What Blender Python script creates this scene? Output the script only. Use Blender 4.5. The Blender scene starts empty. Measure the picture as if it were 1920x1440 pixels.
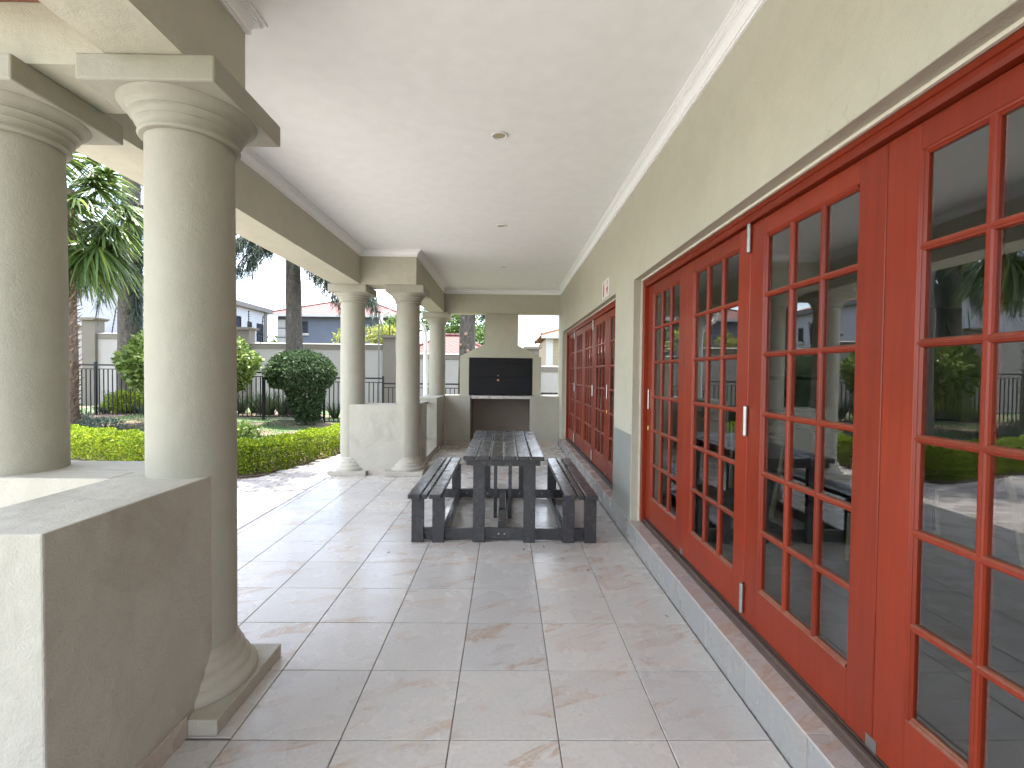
import bpy, bmesh, math, random
import numpy as np
from mathutils import Vector, Matrix

scene = bpy.context.scene
COL = scene.collection
R = math.radians
rng = np.random.default_rng(11)
random.seed(11)

# ------------------------------------------------------------------ camera, sky, sun, exposure
cam_data = bpy.data.cameras.new('camera')
cam = bpy.data.objects.new('camera', cam_data)
COL.objects.link(cam)
scene.camera = cam
cam_data.sensor_width = 36.0
cam_data.lens = 36.0 * 872.8 / 1920.0
cam_data.clip_start = 0.05
cam_data.clip_end = 2000.0
cam.rotation_mode = 'XYZ'
_p, _y, _r = -0.0226779, 0.0129224, 0.0102759
_f = Vector((math.sin(_y)*math.cos(_p), math.cos(_y)*math.cos(_p), math.sin(_p)))
_rt = Vector((math.cos(_y), -math.sin(_y), 0.0))
_up = _rt.cross(_f)
_rt2 = _rt*math.cos(_r) + _up*math.sin(_r)
_up2 = -_rt*math.sin(_r) + _up*math.cos(_r)
_m = Matrix((( _rt2.x, _up2.x, -_f.x), (_rt2.y, _up2.y, -_f.y), (_rt2.z, _up2.z, -_f.z)))
cam.matrix_world = Matrix.Translation((0, 0, 1.45)) @ _m.to_4x4()

SUN_EL, SUN_AZ = R(77), math.atan2(-0.35, 0.94)      # azimuth from +Y towards +X
world = bpy.data.worlds.new('World')
scene.world = world
world.use_nodes = True
wn, wl = world.node_tree.nodes, world.node_tree.links
wn.clear()
w_out = wn.new('ShaderNodeOutputWorld')
w_bg = wn.new('ShaderNodeBackground')
w_sky = wn.new('ShaderNodeTexSky')
w_sky.sky_type = 'NISHITA'
w_sky.sun_disc = False
w_sky.sun_elevation = SUN_EL
w_sky.sun_rotation = SUN_AZ
w_sky.dust_density = 1.6
w_bg.inputs['Strength'].default_value = 0.14
w_tc = wn.new('ShaderNodeTexCoord')
w_map = wn.new('ShaderNodeMapping')
w_map.inputs['Scale'].default_value = (1.0, 1.0, 2.6)
w_noise = wn.new('ShaderNodeTexNoise')
w_noise.inputs['Scale'].default_value = 2.3
w_noise.inputs['Detail'].default_value = 8.0
w_noise.inputs['Roughness'].default_value = 0.6
w_ramp = wn.new('ShaderNodeValToRGB')
w_ramp.color_ramp.elements[0].position = 0.43
w_ramp.color_ramp.elements[1].position = 0.66
w_mix = wn.new('ShaderNodeMix')
w_mix.data_type = 'RGBA'
w_mix.inputs['B'].default_value = (9.0, 9.25, 9.7, 1)
wl.new(w_tc.outputs['Generated'], w_map.inputs['Vector'])
wl.new(w_map.outputs['Vector'], w_noise.inputs['Vector'])
wl.new(w_noise.outputs['Fac'], w_ramp.inputs['Fac'])
wl.new(w_ramp.outputs['Color'], w_mix.inputs['Factor'])
wl.new(w_sky.outputs['Color'], w_mix.inputs['A'])
wl.new(w_mix.outputs['Result'], w_bg.inputs['Color'])
wl.new(w_bg.outputs['Background'], w_out.inputs['Surface'])

sun_data = bpy.data.lights.new('sun', 'SUN')
sun_data.energy = 3.9
sun_data.angle = R(0.55)
sun_data.color = (1.0, 0.955, 0.88)
sun = bpy.data.objects.new('sun', sun_data)
COL.objects.link(sun)
_sd = Vector((math.sin(SUN_AZ)*math.cos(SUN_EL), math.cos(SUN_AZ)*math.cos(SUN_EL), math.sin(SUN_EL)))
sun.rotation_euler = _sd.to_track_quat('Z', 'Y').to_euler()
sun.location = (-6, 4, 14)

vs = scene.view_settings
vs.view_transform = 'Standard'
vs.look = 'None'
vs.gamma = 1.0
vs.use_curve_mapping = False
vs.exposure = 2.56
scene.cycles.max_bounces = 7
scene.cycles.diffuse_bounces = 5
scene.cycles.glossy_bounces = 3
scene.cycles.transmission_bounces = 4
scene.cycles.transparent_max_bounces = 12
scene.cycles.use_adaptive_sampling = True
scene.cycles.adaptive_threshold = 0.02
scene.cycles.caustics_reflective = False
scene.cycles.caustics_refractive = False
scene.cycles.use_denoising = True
scene.cycles.sample_clamp_indirect = 8.0

# ------------------------------------------------------------------ helpers: objects
W = {}                                             # world origin of every object that can be a parent
def link(o, parent, loc):
    COL.objects.link(o)
    loc = Vector(loc)
    W[o.name] = loc
    if parent is not None:
        o.parent = parent
        o.location = loc - W[parent.name]
    else:
        o.location = loc
    return o
def thing(name, label, cat, loc=(0, 0, 0), group=None):
    o = bpy.data.objects.new(name, None)
    o.empty_display_size = 0.1
    link(o, None, loc)
    o['label'] = label
    o['category'] = cat
    if group: o['group'] = group
    return o
def tag(o, label, cat, group=None):
    o['label'] = label
    o['category'] = cat
    if group: o['group'] = group
    return o
def struct(o):
    o['kind'] = 'structure'
    return o
def stuff(o):
    o['kind'] = 'stuff'
    return o

class MB:
    """collects geometry in world coordinates; build() links it as one mesh object"""
    def __init__(s): s.v, s.f = [], []
    def add(s, vs_, fs_):
        n = len(s.v)
        s.v += [tuple(p) for p in vs_]
        s.f += [tuple(i+n for i in q) for q in fs_]
        return s
    def box(s, x0, x1, y0, y1, z0, z1):
        return s.add([(x0,y0,z0),(x1,y0,z0),(x1,y1,z0),(x0,y1,z0),(x0,y0,z1),(x1,y0,z1),(x1,y1,z1),(x0,y1,z1)],
                     [(0,3,2,1),(4,5,6,7),(0,1,5,4),(1,2,6,5),(2,3,7,6),(3,0,4,7)])
    def prism(s, pts, a, b, axis='y'):
        """closed outline pts (2D) extruded along an axis from a to b"""
        n = len(pts)
        def P(p, t):
            return {'y': (p[0], t, p[1]), 'x': (t, p[0], p[1]), 'z': (p[0], p[1], t)}[axis]
        v = [P(p, a) for p in pts] + [P(p, b) for p in pts]
        f = [tuple(range(n)), tuple(range(2*n-1, n-1, -1))] + [(i, n+i, n+(i+1) % n, (i+1) % n) for i in range(n)]
        return s.add(v, f)
    def lathe(s, cx, cy, prof, seg=40, cap=True):
        v = [(cx+r*math.cos(2*math.pi*k/seg), cy+r*math.sin(2*math.pi*k/seg), z) for r, z in prof for k in range(seg)]
        f = []
        for i in range(len(prof)-1):
            for k in range(seg):
                a, b = i*seg+k, i*seg+(k+1) % seg
                f.append((a, b, b+seg, a+seg))
        if cap:
            f.append(tuple(range(seg-1, -1, -1)))
            f.append(tuple((len(prof)-1)*seg+k for k in range(seg)))
        return s.add(v, f)
    def tube(s, pts, rad, seg=8, cap=True):
        pts = [Vector(p) for p in pts]
        rad = rad if isinstance(rad, (list, tuple)) else [rad]*len(pts)
        t0 = (pts[1]-pts[0]).normalized()
        ref = Vector((0, 0, 1)) if abs(t0.z) < 0.9 else Vector((1, 0, 0))
        u = t0.cross(ref).normalized()
        v, f = [], []
        for i, p in enumerate(pts):
            t = (pts[min(i+1, len(pts)-1)] - pts[max(i-1, 0)]).normalized()
            u = (u - t*u.dot(t)).normalized()
            w = t.cross(u)
            for k in range(seg):
                a = 2*math.pi*k/seg
                v.append(p + (u*math.cos(a)+w*math.sin(a))*rad[i])
        for i in range(len(pts)-1):
            for k in range(seg):
                a, b = i*seg+k, i*seg+(k+1) % seg
                f.append((a, b, b+seg, a+seg))
        if cap:
            f.append(tuple(range(seg-1, -1, -1)))
            f.append(tuple((len(pts)-1)*seg+k for k in range(seg)))
        return s.add(v, f)
    def mesh(s, name, mat, origin=(0, 0, 0), smooth=None):
        me = bpy.data.meshes.new(name)
        ox, oy, oz = origin
        me.from_pydata([(x-ox, y-oy, z-oz) for x, y, z in s.v], [], s.f)
        bm = bmesh.new(); bm.from_mesh(me)
        bmesh.ops.recalc_face_normals(bm, faces=bm.faces)
        bm.to_mesh(me); bm.free()
        if mat: me.materials.append(mat)
        if smooth is not None:
            me.shade_smooth()
            if smooth > 0: me.set_sharp_from_angle(angle=R(smooth))
        return me
    def build(s, name, mat, parent=None, bev=0.0, smooth=None, origin=None):
        if origin is None:
            a = np.array(s.v)
            origin = ((a[:, 0].min()+a[:, 0].max())/2, (a[:, 1].min()+a[:, 1].max())/2, a[:, 2].min())
        me = s.mesh(name, mat, origin, smooth)
        if bev: bevel_mesh(me, bev)
        o = bpy.data.objects.new(name, me)
        return link(o, parent, origin)
def bevel_mesh(me, w, seg=2):
    bm = bmesh.new(); bm.from_mesh(me)
    bmesh.ops.bevel(bm, geom=[e for e in bm.edges if len(e.link_faces) == 2 and e.calc_face_angle(0) > 0.5],
                    offset=w, segments=seg, profile=0.5, affect='EDGES', clamp_overlap=True)
    bm.to_mesh(me); bm.free()
def place(name, me, parent, loc, rotz=0.0):
    o = bpy.data.objects.new(name, me)
    link(o, parent, loc)
    if rotz: o.rotation_euler.z = rotz
    return o
_boxcache = {}
def box_mesh(name, sx, sy, sz, mat, bev):
    """shared box mesh, origin at the centre of its base"""
    key = (name, round(sx, 4), round(sy, 4), round(sz, 4), mat.name, bev)
    if key not in _boxcache:
        me = MB().box(-sx/2, sx/2, -sy/2, sy/2, 0, sz).mesh(name, mat)
        if bev: bevel_mesh(me, bev, 1)
        _boxcache[key] = me
    return _boxcache[key]
def pbox(name, mat, parent, x0, x1, y0, y1, z0, z1, bev=0.0):
    return place(name, box_mesh(name, x1-x0, y1-y0, z1-z0, mat, bev), parent, ((x0+x1)/2, (y0+y1)/2, z0))
def np_mesh(name, verts, faces, mat, parent=None, loc=(0, 0, 0), smooth=False):
    """numpy verts (n,3) world, faces (m,k)"""
    verts = np.asarray(verts, np.float32) - np.array(loc, np.float32)
    faces = np.asarray(faces, np.int32)
    me = bpy.data.meshes.new(name)
    m, k = faces.shape
    me.vertices.add(len(verts)); me.loops.add(m*k); me.polygons.add(m)
    me.vertices.foreach_set('co', verts.ravel())
    me.loops.foreach_set('vertex_index', faces.ravel())
    me.polygons.foreach_set('loop_start', np.arange(0, m*k, k, dtype=np.int32))
    me.polygons.foreach_set('loop_total', np.full(m, k, np.int32))
    me.update(calc_edges=True)
    if mat: me.materials.append(mat)
    if smooth: me.shade_smooth()
    return link(bpy.data.objects.new(name, me), parent, loc)

# ------------------------------------------------------------------ helpers: materials
class NT:
    def __init__(s, name):
        s.m = bpy.data.materials.new(name); s.m.use_nodes = True
        s.n, s.l = s.m.node_tree.nodes, s.m.node_tree.links
        s.b = s.n['Principled BSDF']; s.out = s.n['Material Output']
    def node(s, t, **kw):
        n = s.n.new('ShaderNode'+t)
        for k, v in kw.items():
            if k in n.inputs: n.inputs[k].default_value = v
            else: setattr(n, k, v)
        return n
    def pos(s): return s.node('NewGeometry').outputs['Position']
    def mapping(s, vec, scale=(1, 1, 1), rot=(0, 0, 0)):
        if any(rot):
            r_ = s.node('Mapping'); r_.inputs['Rotation'].default_value = rot
            s.l.new(vec, r_.inputs['Vector']); vec = r_.outputs['Vector']
        n = s.node('Mapping'); n.inputs['Scale'].default_value = scale
        s.l.new(vec, n.inputs['Vector']); return n.outputs['Vector']
    def noise(s, vec, scale, detail=4, rough=0.55, dist=0.0):
        n = s.node('TexNoise'); n.inputs['Scale'].default_value = scale; n.inputs['Detail'].default_value = detail
        n.inputs['Roughness'].default_value = rough; n.inputs['Distortion'].default_value = dist
        s.l.new(vec, n.inputs['Vector']); return n.outputs['Fac']
    def ramp(s, fac, stops):
        n = s.node('ValToRGB'); e = n.color_ramp.elements
        while len(e) < len(stops): e.new(0.5)
        for i, (p, c) in enumerate(stops):
            e[i].position = p; e[i].color = c if len(c) == 4 else (*c, 1)
        s.l.new(fac, n.inputs['Fac']); return n.outputs['Color']
    def mix(s, fac, a, b, mode='MIX'):
        n = s.node('Mix'); n.data_type = 'RGBA'; n.blend_type = mode
        for key, v in (('Factor', fac), ('A', a), ('B', b)):
            sock = n.inputs[key]
            if isinstance(v, bpy.types.NodeSocket): s.l.new(v, sock)
            else: sock.default_value = v if not isinstance(v, tuple) or len(v) == 4 else (*v, 1)
        return n.outputs['Result']
    def math(s, op, a, b=0.0):
        n = s.node('Math'); n.operation = op
        for i, v in enumerate((a, b)):
            if isinstance(v, bpy.types.NodeSocket): s.l.new(v, n.inputs[i])
            else: n.inputs[i].default_value = v
        return n.outputs[0]
    def bump(s, h, strength, dist=0.01):
        n = s.node('Bump'); n.inputs['Strength'].default_value = strength; n.inputs['Distance'].default_value = dist
        s.l.new(h, n.inputs['Height']); s.l.new(n.outputs['Normal'], s.b.inputs['Normal'])
    def col(s, c):
        if isinstance(c, bpy.types.NodeSocket): s.l.new(c, s.b.inputs['Base Color'])
        else: s.b.inputs['Base Color'].default_value = (*c, 1)
    def set(s, **kw):
        for k, v in kw.items():
            sock = s.b.inputs[k.replace('_', ' ')]
            if isinstance(v, bpy.types.NodeSocket): s.l.new(v, sock)
            else: sock.default_value = v
        return s

def scale3(c, k): return tuple(x*k for x in c)
def m_plaster(name, c, rough=0.75, var=0.07, bumpk=0.35, fine=90.0, stain=None, cracks=False):
    t = NT(name); p = t.pos()
    big = t.noise(p, 1.3, 5, 0.6)
    mid = t.noise(p, 9.0, 2)
    c0 = t.ramp(big, [(0.3, scale3(c, 1-var)), (0.7, scale3(c, 1+var*0.6))])
    c1 = t.mix(0.22, c0, t.ramp(mid, [(0.3, scale3(c, 0.86)), (0.7, scale3(c, 1.06))]))
    if stain:
        sm = t.ramp(t.noise(p, 2.2, 8, 0.7, 0.6), [(0.55, (0, 0, 0)), (0.72, (1, 1, 1))])
        c1 = t.mix(t.math('MULTIPLY', sm, 0.5), c1, stain)
    if cracks:
        vo = t.node('TexVoronoi', feature='DISTANCE_TO_EDGE'); vo.inputs['Scale'].default_value = 0.55
        wv = t.node('VectorMath', operation='ADD'); nz_ = t.node('TexNoise'); nz_.inputs['Scale'].default_value = 3.0; nz_.inputs['Detail'].default_value = 5
        t.l.new(p, nz_.inputs['Vector']); t.l.new(p, wv.inputs[0]); t.l.new(nz_.outputs['Color'], wv.inputs[1]); t.l.new(wv.outputs[0], vo.inputs['Vector'])
        ck = t.ramp(vo.outputs['Distance'], [(0.0, (1, 1, 1)), (0.0035, (0, 0, 0))])
        ck = t.math('MULTIPLY', ck, t.ramp(t.noise(p, 0.8, 2), [(0.50, (0, 0, 0)), (0.62, (0.3, 0.3, 0.3))]))
        c1 = t.mix(ck, c1, scale3(c, 0.55))
    t.col(c1)
    h = t.math('ADD', t.noise(p, fine, 3), t.math('ADD', t.math('MULTIPLY', t.noise(p, fine*0.16, 2), 1.6), t.math('MULTIPLY', t.noise(p, 5.0, 2), 7.0 if bumpk > 0.3 else 0.0)))
    t.bump(h, bumpk, 0.004)
    t.set(Roughness=rough)
    t.b.inputs['Specular IOR Level'].default_value = 0.3
    return t.m
def m_plain(name, c, rough=0.5, metal=0.0, var=0.08, bumpk=0.0, scale=30.0, spec=0.5):
    t = NT(name); p = t.pos(); n = t.noise(p, scale, 4)
    t.col(t.ramp(n, [(0.3, scale3(c, 1-var)), (0.7, scale3(c, 1+var))]))
    t.set(Roughness=rough, Metallic=metal)
    t.b.inputs['Specular IOR Level'].default_value = spec
    if bumpk: t.bump(n, bumpk, 0.004)
    return t.m
def m_leaf(name, dark, light, rough=0.45, trans=0.3, tip=None):
    t = NT(name)
    rnd = t.node('NewGeometry').outputs['Random Per Island']
    stops = [(0.0, dark), (0.75, light)] + ([(1.0, tip)] if tip else [])
    c = t.ramp(rnd, stops)
    t.col(c); t.set(Roughness=rough)
    t.b.inputs['Specular IOR Level'].default_value = 0.35
    tr = t.node('BsdfTranslucent'); t.l.new(c, tr.inputs['Color'])
    mx = t.node('MixShader'); mx.inputs[0].default_value = trans
    t.l.new(t.b.outputs[0], mx.inputs[1]); t.l.new(tr.outputs[0], mx.inputs[2])
    t.l.new(mx.outputs[0], t.out.inputs['Surface'])
    return t.m
def m_tile(name, base=(0.535, 0.515, 0.487), tint=1.0, vein=1.0):
    t = NT(name); p = t.pos()
    oi = t.node('ObjectInfo').outputs['Random']
    cx = t.node('CombineXYZ')
    t.l.new(t.math('MULTIPLY', oi, 37.0), cx.inputs[0]); t.l.new(t.math('MULTIPLY', oi, 91.0), cx.inputs[1])
    add = t.node('VectorMath', operation='ADD'); t.l.new(p, add.inputs[0]); t.l.new(cx.outputs[0], add.inputs[1])
    v = add.outputs[0]
    st = t.mapping(v, (0.62, 2.6, 1.2), (0, 0, R(-24)))
    n1 = t.noise(st, 2.4, 9, 0.62, 0.9)
    n2 = t.noise(st, 5.5, 5, 0.55)
    n3 = t.noise(v, 1.6, 3)
    cloud = t.ramp(n2, [(0.2, scale3(base, 0.95)), (0.5, base), (0.8, (base[0]*1.03, base[1]*1.0, base[2]*0.955))])
    vm = t.ramp(n1, [(0.535, (0, 0, 0)), (0.572, (1, 1, 1)), (0.585, (0.42, 0.42, 0.42)), (0.68, (0.0, 0, 0))])
    mask = t.ramp(n3, [(0.44, (0, 0, 0)), (0.56, (1, 1, 1))])
    k = t.math('MULTIPLY', t.math('MULTIPLY', vm, mask), 0.72*vein)
    c = t.mix(k, cloud, (0.40*tint, 0.255*tint, 0.15*tint))
    gr = t.ramp(t.noise(v, 55, 3), [(0.3, (0.93, 0.93, 0.93)), (0.7, (1.05, 1.05, 1.05))])
    c = t.mix(1.0, c, gr, 'MULTIPLY')
    tv = t.ramp(oi, [(0, (0.90, 0.90, 0.91)), (0.5, (1.0, 0.985, 0.97)), (1, (1.07, 1.05, 1.03))])
    c = t.mix(1.0, c, tv, 'MULTIPLY')
    t.col(c)
    rr = t.ramp(t.noise(p, 3.0, 5), [(0.3, (0.20, 0.20, 0.20)), (0.7, (0.34, 0.34, 0.34))])
    t.set(Roughness=rr)
    t.b.inputs['Specular IOR Level'].default_value = 0.5
    t.bump(t.math('ADD', t.noise(v, 24, 4), t.math('MULTIPLY', n1, 0.8)), 0.12, 0.004)
    return t.m
def m_wood(name, a, b, rough=0.38, worn=None):
    t = NT(name); p = t.pos()
    oi = t.math('FRACT', t.math('ADD', t.node('ObjectInfo').outputs['Random'], t.node('NewGeometry').outputs['Random Per Island']))
    g = t.noise(t.mapping(p, (34, 34, 2.2)), 1.0, 8, 0.65, 0.6)
    big = t.noise(p, 2.0, 3)
    c = t.ramp(g, [(0.3, tuple((x+y)/2 for x, y in zip(a, b))), (0.6, a), (0.85, scale3(a, 1.1))])
    c = t.mix(t.ramp(big, [(0.35, (0, 0, 0)), (0.7, (0.4, 0.4, 0.4))]), c, b)
    tv = t.ramp(oi, [(0, (0.84, 0.82, 0.82)), (1, (1.14, 1.12, 1.1))])
    c = t.mix(1.0, c, tv, 'MULTIPLY')
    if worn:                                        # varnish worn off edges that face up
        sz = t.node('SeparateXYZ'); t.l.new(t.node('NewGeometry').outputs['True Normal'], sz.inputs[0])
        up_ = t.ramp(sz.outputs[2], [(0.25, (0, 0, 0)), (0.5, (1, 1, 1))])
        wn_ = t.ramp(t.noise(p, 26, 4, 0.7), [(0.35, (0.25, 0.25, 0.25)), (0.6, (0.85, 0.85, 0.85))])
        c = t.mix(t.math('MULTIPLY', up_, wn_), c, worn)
    t.col(c)
    t.set(Roughness=rough); t.b.inputs['Specular IOR Level'].default_value = 0.34
    t.bump(g, 0.12, 0.002)
    return t.m
def m_bark(name, a, b, spot=(0.30, 0.29, 0.27)):
    t = NT(name); p = t.pos()
    n = t.noise(t.mapping(p, (9, 9, 3.2)), 1.6, 8, 0.7, 0.5)
    c = t.ramp(n, [(0.35, b), (0.62, a)])
    m = t.ramp(t.noise(t.mapping(p, (1, 1, 2.5)), 6.0, 5, 0.65), [(0.60, (0, 0, 0)), (0.68, (1, 1, 1))])
    t.col(t.mix(t.math('MULTIPLY', m, 0.6), c, spot))
    t.set(Roughness=0.9); t.bump(n, 0.9, 0.03)
    return t.m

M = {}
WALL = (0.475, 0.458, 0.365)
M['plaster'] = m_plaster('plaster_greige', WALL, bumpk=0.45, fine=130.0, cracks=True)
M['plaster_low'] = m_plaster('plaster_low_wall', (0.43, 0.41, 0.345), bumpk=0.6, fine=130.0, var=0.10, stain=(0.27, 0.235, 0.19))
M['plaster_col'] = m_plaster('plaster_column', (0.345, 0.333, 0.270), bumpk=0.35, fine=150.0)
M['plinth'] = m_plaster('plinth_worn', (0.415, 0.39, 0.325), bumpk=0.7, stain=(0.29, 0.205, 0.13))
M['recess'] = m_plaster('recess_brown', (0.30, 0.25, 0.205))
M['dado'] = m_plaster('grey_dado_paint', (0.285, 0.30, 0.275), rough=0.35, bumpk=0.2)
M['reveal'] = m_plaster('white_reveal', (0.70, 0.665, 0.56))
M['ceiling'] = m_plaster('ceiling_white', (0.855, 0.865, 0.85), rough=0.85, var=0.015, bumpk=0.06)
M['cornice'] = m_plain('cornice_white', (0.86, 0.865, 0.86), 0.55, var=0.02)
M['tile'] = m_tile('stone_tile')
M['step_tile'] = m_tile('step_tread_tile', (0.44, 0.405, 0.38), 1.0, 0.8)
M['riser_tile'] = m_tile('step_riser_tile', (0.275, 0.275, 0.27), 0.9, 0.25)
M['skirt'] = m_tile('skirting_tile', (0.45, 0.40, 0.35), 1.0, 0.5)
M['grout'] = m_plain('grout', (0.20, 0.185, 0.165), 0.9, scale=40)
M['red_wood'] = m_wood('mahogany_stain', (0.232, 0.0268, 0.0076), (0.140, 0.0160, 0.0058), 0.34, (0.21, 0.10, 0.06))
M['track'] = m_wood('threshold_wood', (0.085, 0.058, 0.048), (0.045, 0.032, 0.028), 0.6)
M['steel'] = m_plain('satin_steel', (0.40, 0.395, 0.38), 0.38, 1.0, 0.05)
M['brass'] = m_plain('brass', (0.55, 0.40, 0.16), 0.3, 1.0, 0.05)
M['black_metal'] = m_plain('black_metal', (0.006, 0.006, 0.008), 0.45, var=0.2, spec=0.3)
M['braai_black'] = m_plain('braai_black_steel', (0.006, 0.006, 0.008), 0.42, var=0.35, scale=9, bumpk=0.1, spec=0.22)
M['copper'] = m_plain('copper_knob', (0.42, 0.20, 0.13), 0.35, 1.0)
M['lens'] = m_plain('downlight_lens', (0.42, 0.39, 0.24), 0.3)
M['white_paint'] = m_plain('white_paint', (0.78, 0.78, 0.77), 0.4, var=0.02)
M['sign_white'] = m_plain('sign_white', (0.75, 0.75, 0.72), 0.35, var=0.02)
M['sign_red'] = m_plain('sign_red', (0.45, 0.025, 0.022), 0.4, var=0.05)
t = NT('dark_plank'); p = t.pos()
_n = t.noise(t.mapping(p, (30, 3, 30)), 1.5, 6, 0.65); _s = t.noise(p, 140, 2)
t.col(t.mix(t.ramp(_s, [(0.62, (0, 0, 0)), (0.72, (0.5, 0.5, 0.5))]), t.ramp(_n, [(0.3, (0.029, 0.0285, 0.030)), (0.7, (0.052, 0.050, 0.0525))]), (0.12, 0.12, 0.12)))
t.set(Roughness=t.ramp(t.noise(p, 7, 4), [(0.3, (0.17, 0.17, 0.17)), (0.7, (0.33, 0.33, 0.33))])); t.bump(t.math('ADD', _n, _s), 0.22, 0.003)
M['plank'] = t.m
# window glass: clear with a fresnel reflection on its front faces
t = NT('pane_glass')
fr = t.node('Fresnel'); fr.inputs['IOR'].default_value = 2.45
bf = t.node('NewGeometry').outputs['Backfacing']
k = t.math('MULTIPLY', fr.outputs[0], t.math('SUBTRACT', 1.0, bf))
tr = t.node('BsdfTransparent'); tr.inputs[0].default_value = (0.86, 0.90, 0.88, 1)
gl = t.node('BsdfGlossy'); gl.inputs['Roughness'].default_value = 0.006
mx = t.node('MixShader'); t.l.new(k, mx.inputs[0]); t.l.new(tr.outputs[0], mx.inputs[1]); t.l.new(gl.outputs[0], mx.inputs[2])
t.l.new(mx.outputs[0], t.out.inputs['Surface'])
M['glass'] = t.m
t = NT('house_glass'); t.col((0.03, 0.04, 0.055)); t.set(Roughness=0.05); t.b.inputs['Specular IOR Level'].default_value = 0.8
M['house_glass'] = t.m
def m_paver(name):
    t = NT(name); p = t.pos(); oi = t.node('ObjectInfo').outputs['Random']
    isl = t.node('NewGeometry').outputs['Random Per Island']
    r = t.math('FRACT', t.math('ADD', oi, isl))
    c = t.ramp(r, [(0, (0.205, 0.19, 0.18)), (0.5, (0.27, 0.255, 0.245)), (1, (0.34, 0.32, 0.30))])
    g = t.ramp(t.noise(p, 60, 4), [(0.3, (0.85, 0.85, 0.85)), (0.7, (1.1, 1.1, 1.1))])
    t.col(t.mix(1.0, c, g, 'MULTIPLY')); t.set(Roughness=0.85); t.bump(t.noise(p, 120, 3), 0.4, 0.004)
    return t.m
M['paver'] = m_paver('clay_paver')
t = NT('paving_far'); p = t.pos()
bk = t.node('TexBrick'); t.l.new(p, bk.inputs['Vector'])
for k_, v_ in (('Scale', 1.0), ('Brick Width', 0.21), ('Row Height', 0.105), ('Mortar Size', 0.006), ('Color1', (0.34, 0.315, 0.295, 1)), ('Color2', (0.44, 0.415, 0.39, 1)), ('Mortar', (0.16, 0.14, 0.12, 1))):
    bk.inputs[k_].default_value = v_
t.col(bk.outputs['Color']); t.set(Roughness=0.88); t.bump(bk.outputs['Fac'], -0.4, 0.006)
M['paving_far'] = t.m
# garden ground: lawn with bare soil patches
t = NT('garden_ground'); p = t.pos()
g1 = t.ramp(t.noise(p, 14, 6, 0.7), [(0.3, (0.040, 0.075, 0.026)), (0.7, (0.085, 0.135, 0.045))])
s1 = t.ramp(t.noise(p, 9, 6, 0.7), [(0.3, (0.105, 0.070, 0.048)), (0.7, (0.20, 0.145, 0.105))])
msk = t.ramp(t.noise(p, 0.55, 6, 0.62), [(0.47, (0, 0, 0)), (0.53, (1, 1, 1))])
t.col(t.mix(msk, g1, s1)); t.set(Roughness=0.95); t.bump(t.noise(p, 40, 4), 0.8, 0.03)
M['ground'] = t.m
M['soil'] = m_plain('soil', (0.14, 0.098, 0.070), 0.95, var=0.35, bumpk=0.8, scale=25)
M['hedge_leaf'] = m_leaf('hedge_leaf', (0.070, 0.125, 0.010), (0.27, 0.37, 0.018), 0.5, 0.42, (0.50, 0.52, 0.03))
M['topiary_leaf'] = m_leaf('topiary_leaf', (0.022, 0.045, 0.016), (0.065, 0.11, 0.040), 0.5, 0.22, (0.10, 0.15, 0.07))
M['bush_leaf'] = m_leaf('bush_leaf', (0.055, 0.10, 0.020), (0.16, 0.23, 0.045), 0.4, 0.32, (0.28, 0.33, 0.12))
M['strap_leaf'] = m_leaf('strap_leaf', (0.028, 0.050, 0.024), (0.070, 0.105, 0.050), 0.45, 0.2, (0.12, 0.15, 0.07))
M['grey_leaf'] = m_leaf('grey_leaf', (0.050, 0.080, 0.055), (0.11, 0.15, 0.11), 0.5, 0.2)
M['grass'] = m_leaf('grass_blade', (0.042, 0.085, 0.022), (0.10, 0.165, 0.045), 0.5, 0.3, (0.17, 0.20, 0.07))
M['needle'] = m_leaf('needle', (0.016, 0.030, 0.020), (0.045, 0.070, 0.045), 0.5, 0.25, (0.075, 0.10, 0.06))
M['palm'] = m_leaf('palm_frond', (0.045, 0.085, 0.020), (0.105, 0.17, 0.045), 0.38, 0.35, (0.22, 0.28, 0.05))
M['yellow_leaf'] = m_leaf('yellow_leaf', (0.16, 0.19, 0.03), (0.34, 0.36, 0.09), 0.45, 0.35)
M['far_leaf'] = m_leaf('far_leaf', (0.050, 0.095, 0.022), (0.13, 0.20, 0.05), 0.5, 0.3)
M['bark'] = m_bark('bark', (0.105, 0.088, 0.072), (0.040, 0.034, 0.028), (0.25, 0.235, 0.21))
M['palm_bark'] = m_bark('palm_bark', (0.20, 0.14, 0.10), (0.07, 0.045, 0.032), (0.26, 0.20, 0.15))
M['stub'] = m_plain('palm_stub', (0.23, 0.15, 0.10), 0.85, var=0.45, scale=12)
M['stem'] = m_plain('stem', (0.075, 0.055, 0.038), 0.9, var=0.3, bumpk=0.5)
M['bwall'] = m_plaster('boundary_panel', (0.36, 0.34, 0.315), bumpk=0.15, fine=30)
M['bband'] = m_plaster('boundary_band', (0.175, 0.155, 0.128), bumpk=0.15, fine=30)
M['h_blue'] = m_plaster('house_blue_grey', (0.125, 0.145, 0.185), bumpk=0.1, fine=20)
M['h_white'] = m_plaster('house_white', (0.42, 0.43, 0.46), bumpk=0.1, fine=20)
M['h_cream'] = m_plaster('house_cream', (0.40, 0.365, 0.30), bumpk=0.1, fine=20)
M['h_peach'] = m_plaster('house_peach', (0.44, 0.29, 0.23), bumpk=0.1, fine=20)
M['h_tan'] = m_plaster('house_tan', (0.34, 0.27, 0.18), bumpk=0.1, fine=20)
M['trim'] = m_plain('house_trim', (0.42, 0.415, 0.395), 0.6, var=0.03)
M['taupe'] = m_plain('house_taupe', (0.16, 0.152, 0.14), 0.7, var=0.05)
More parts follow.
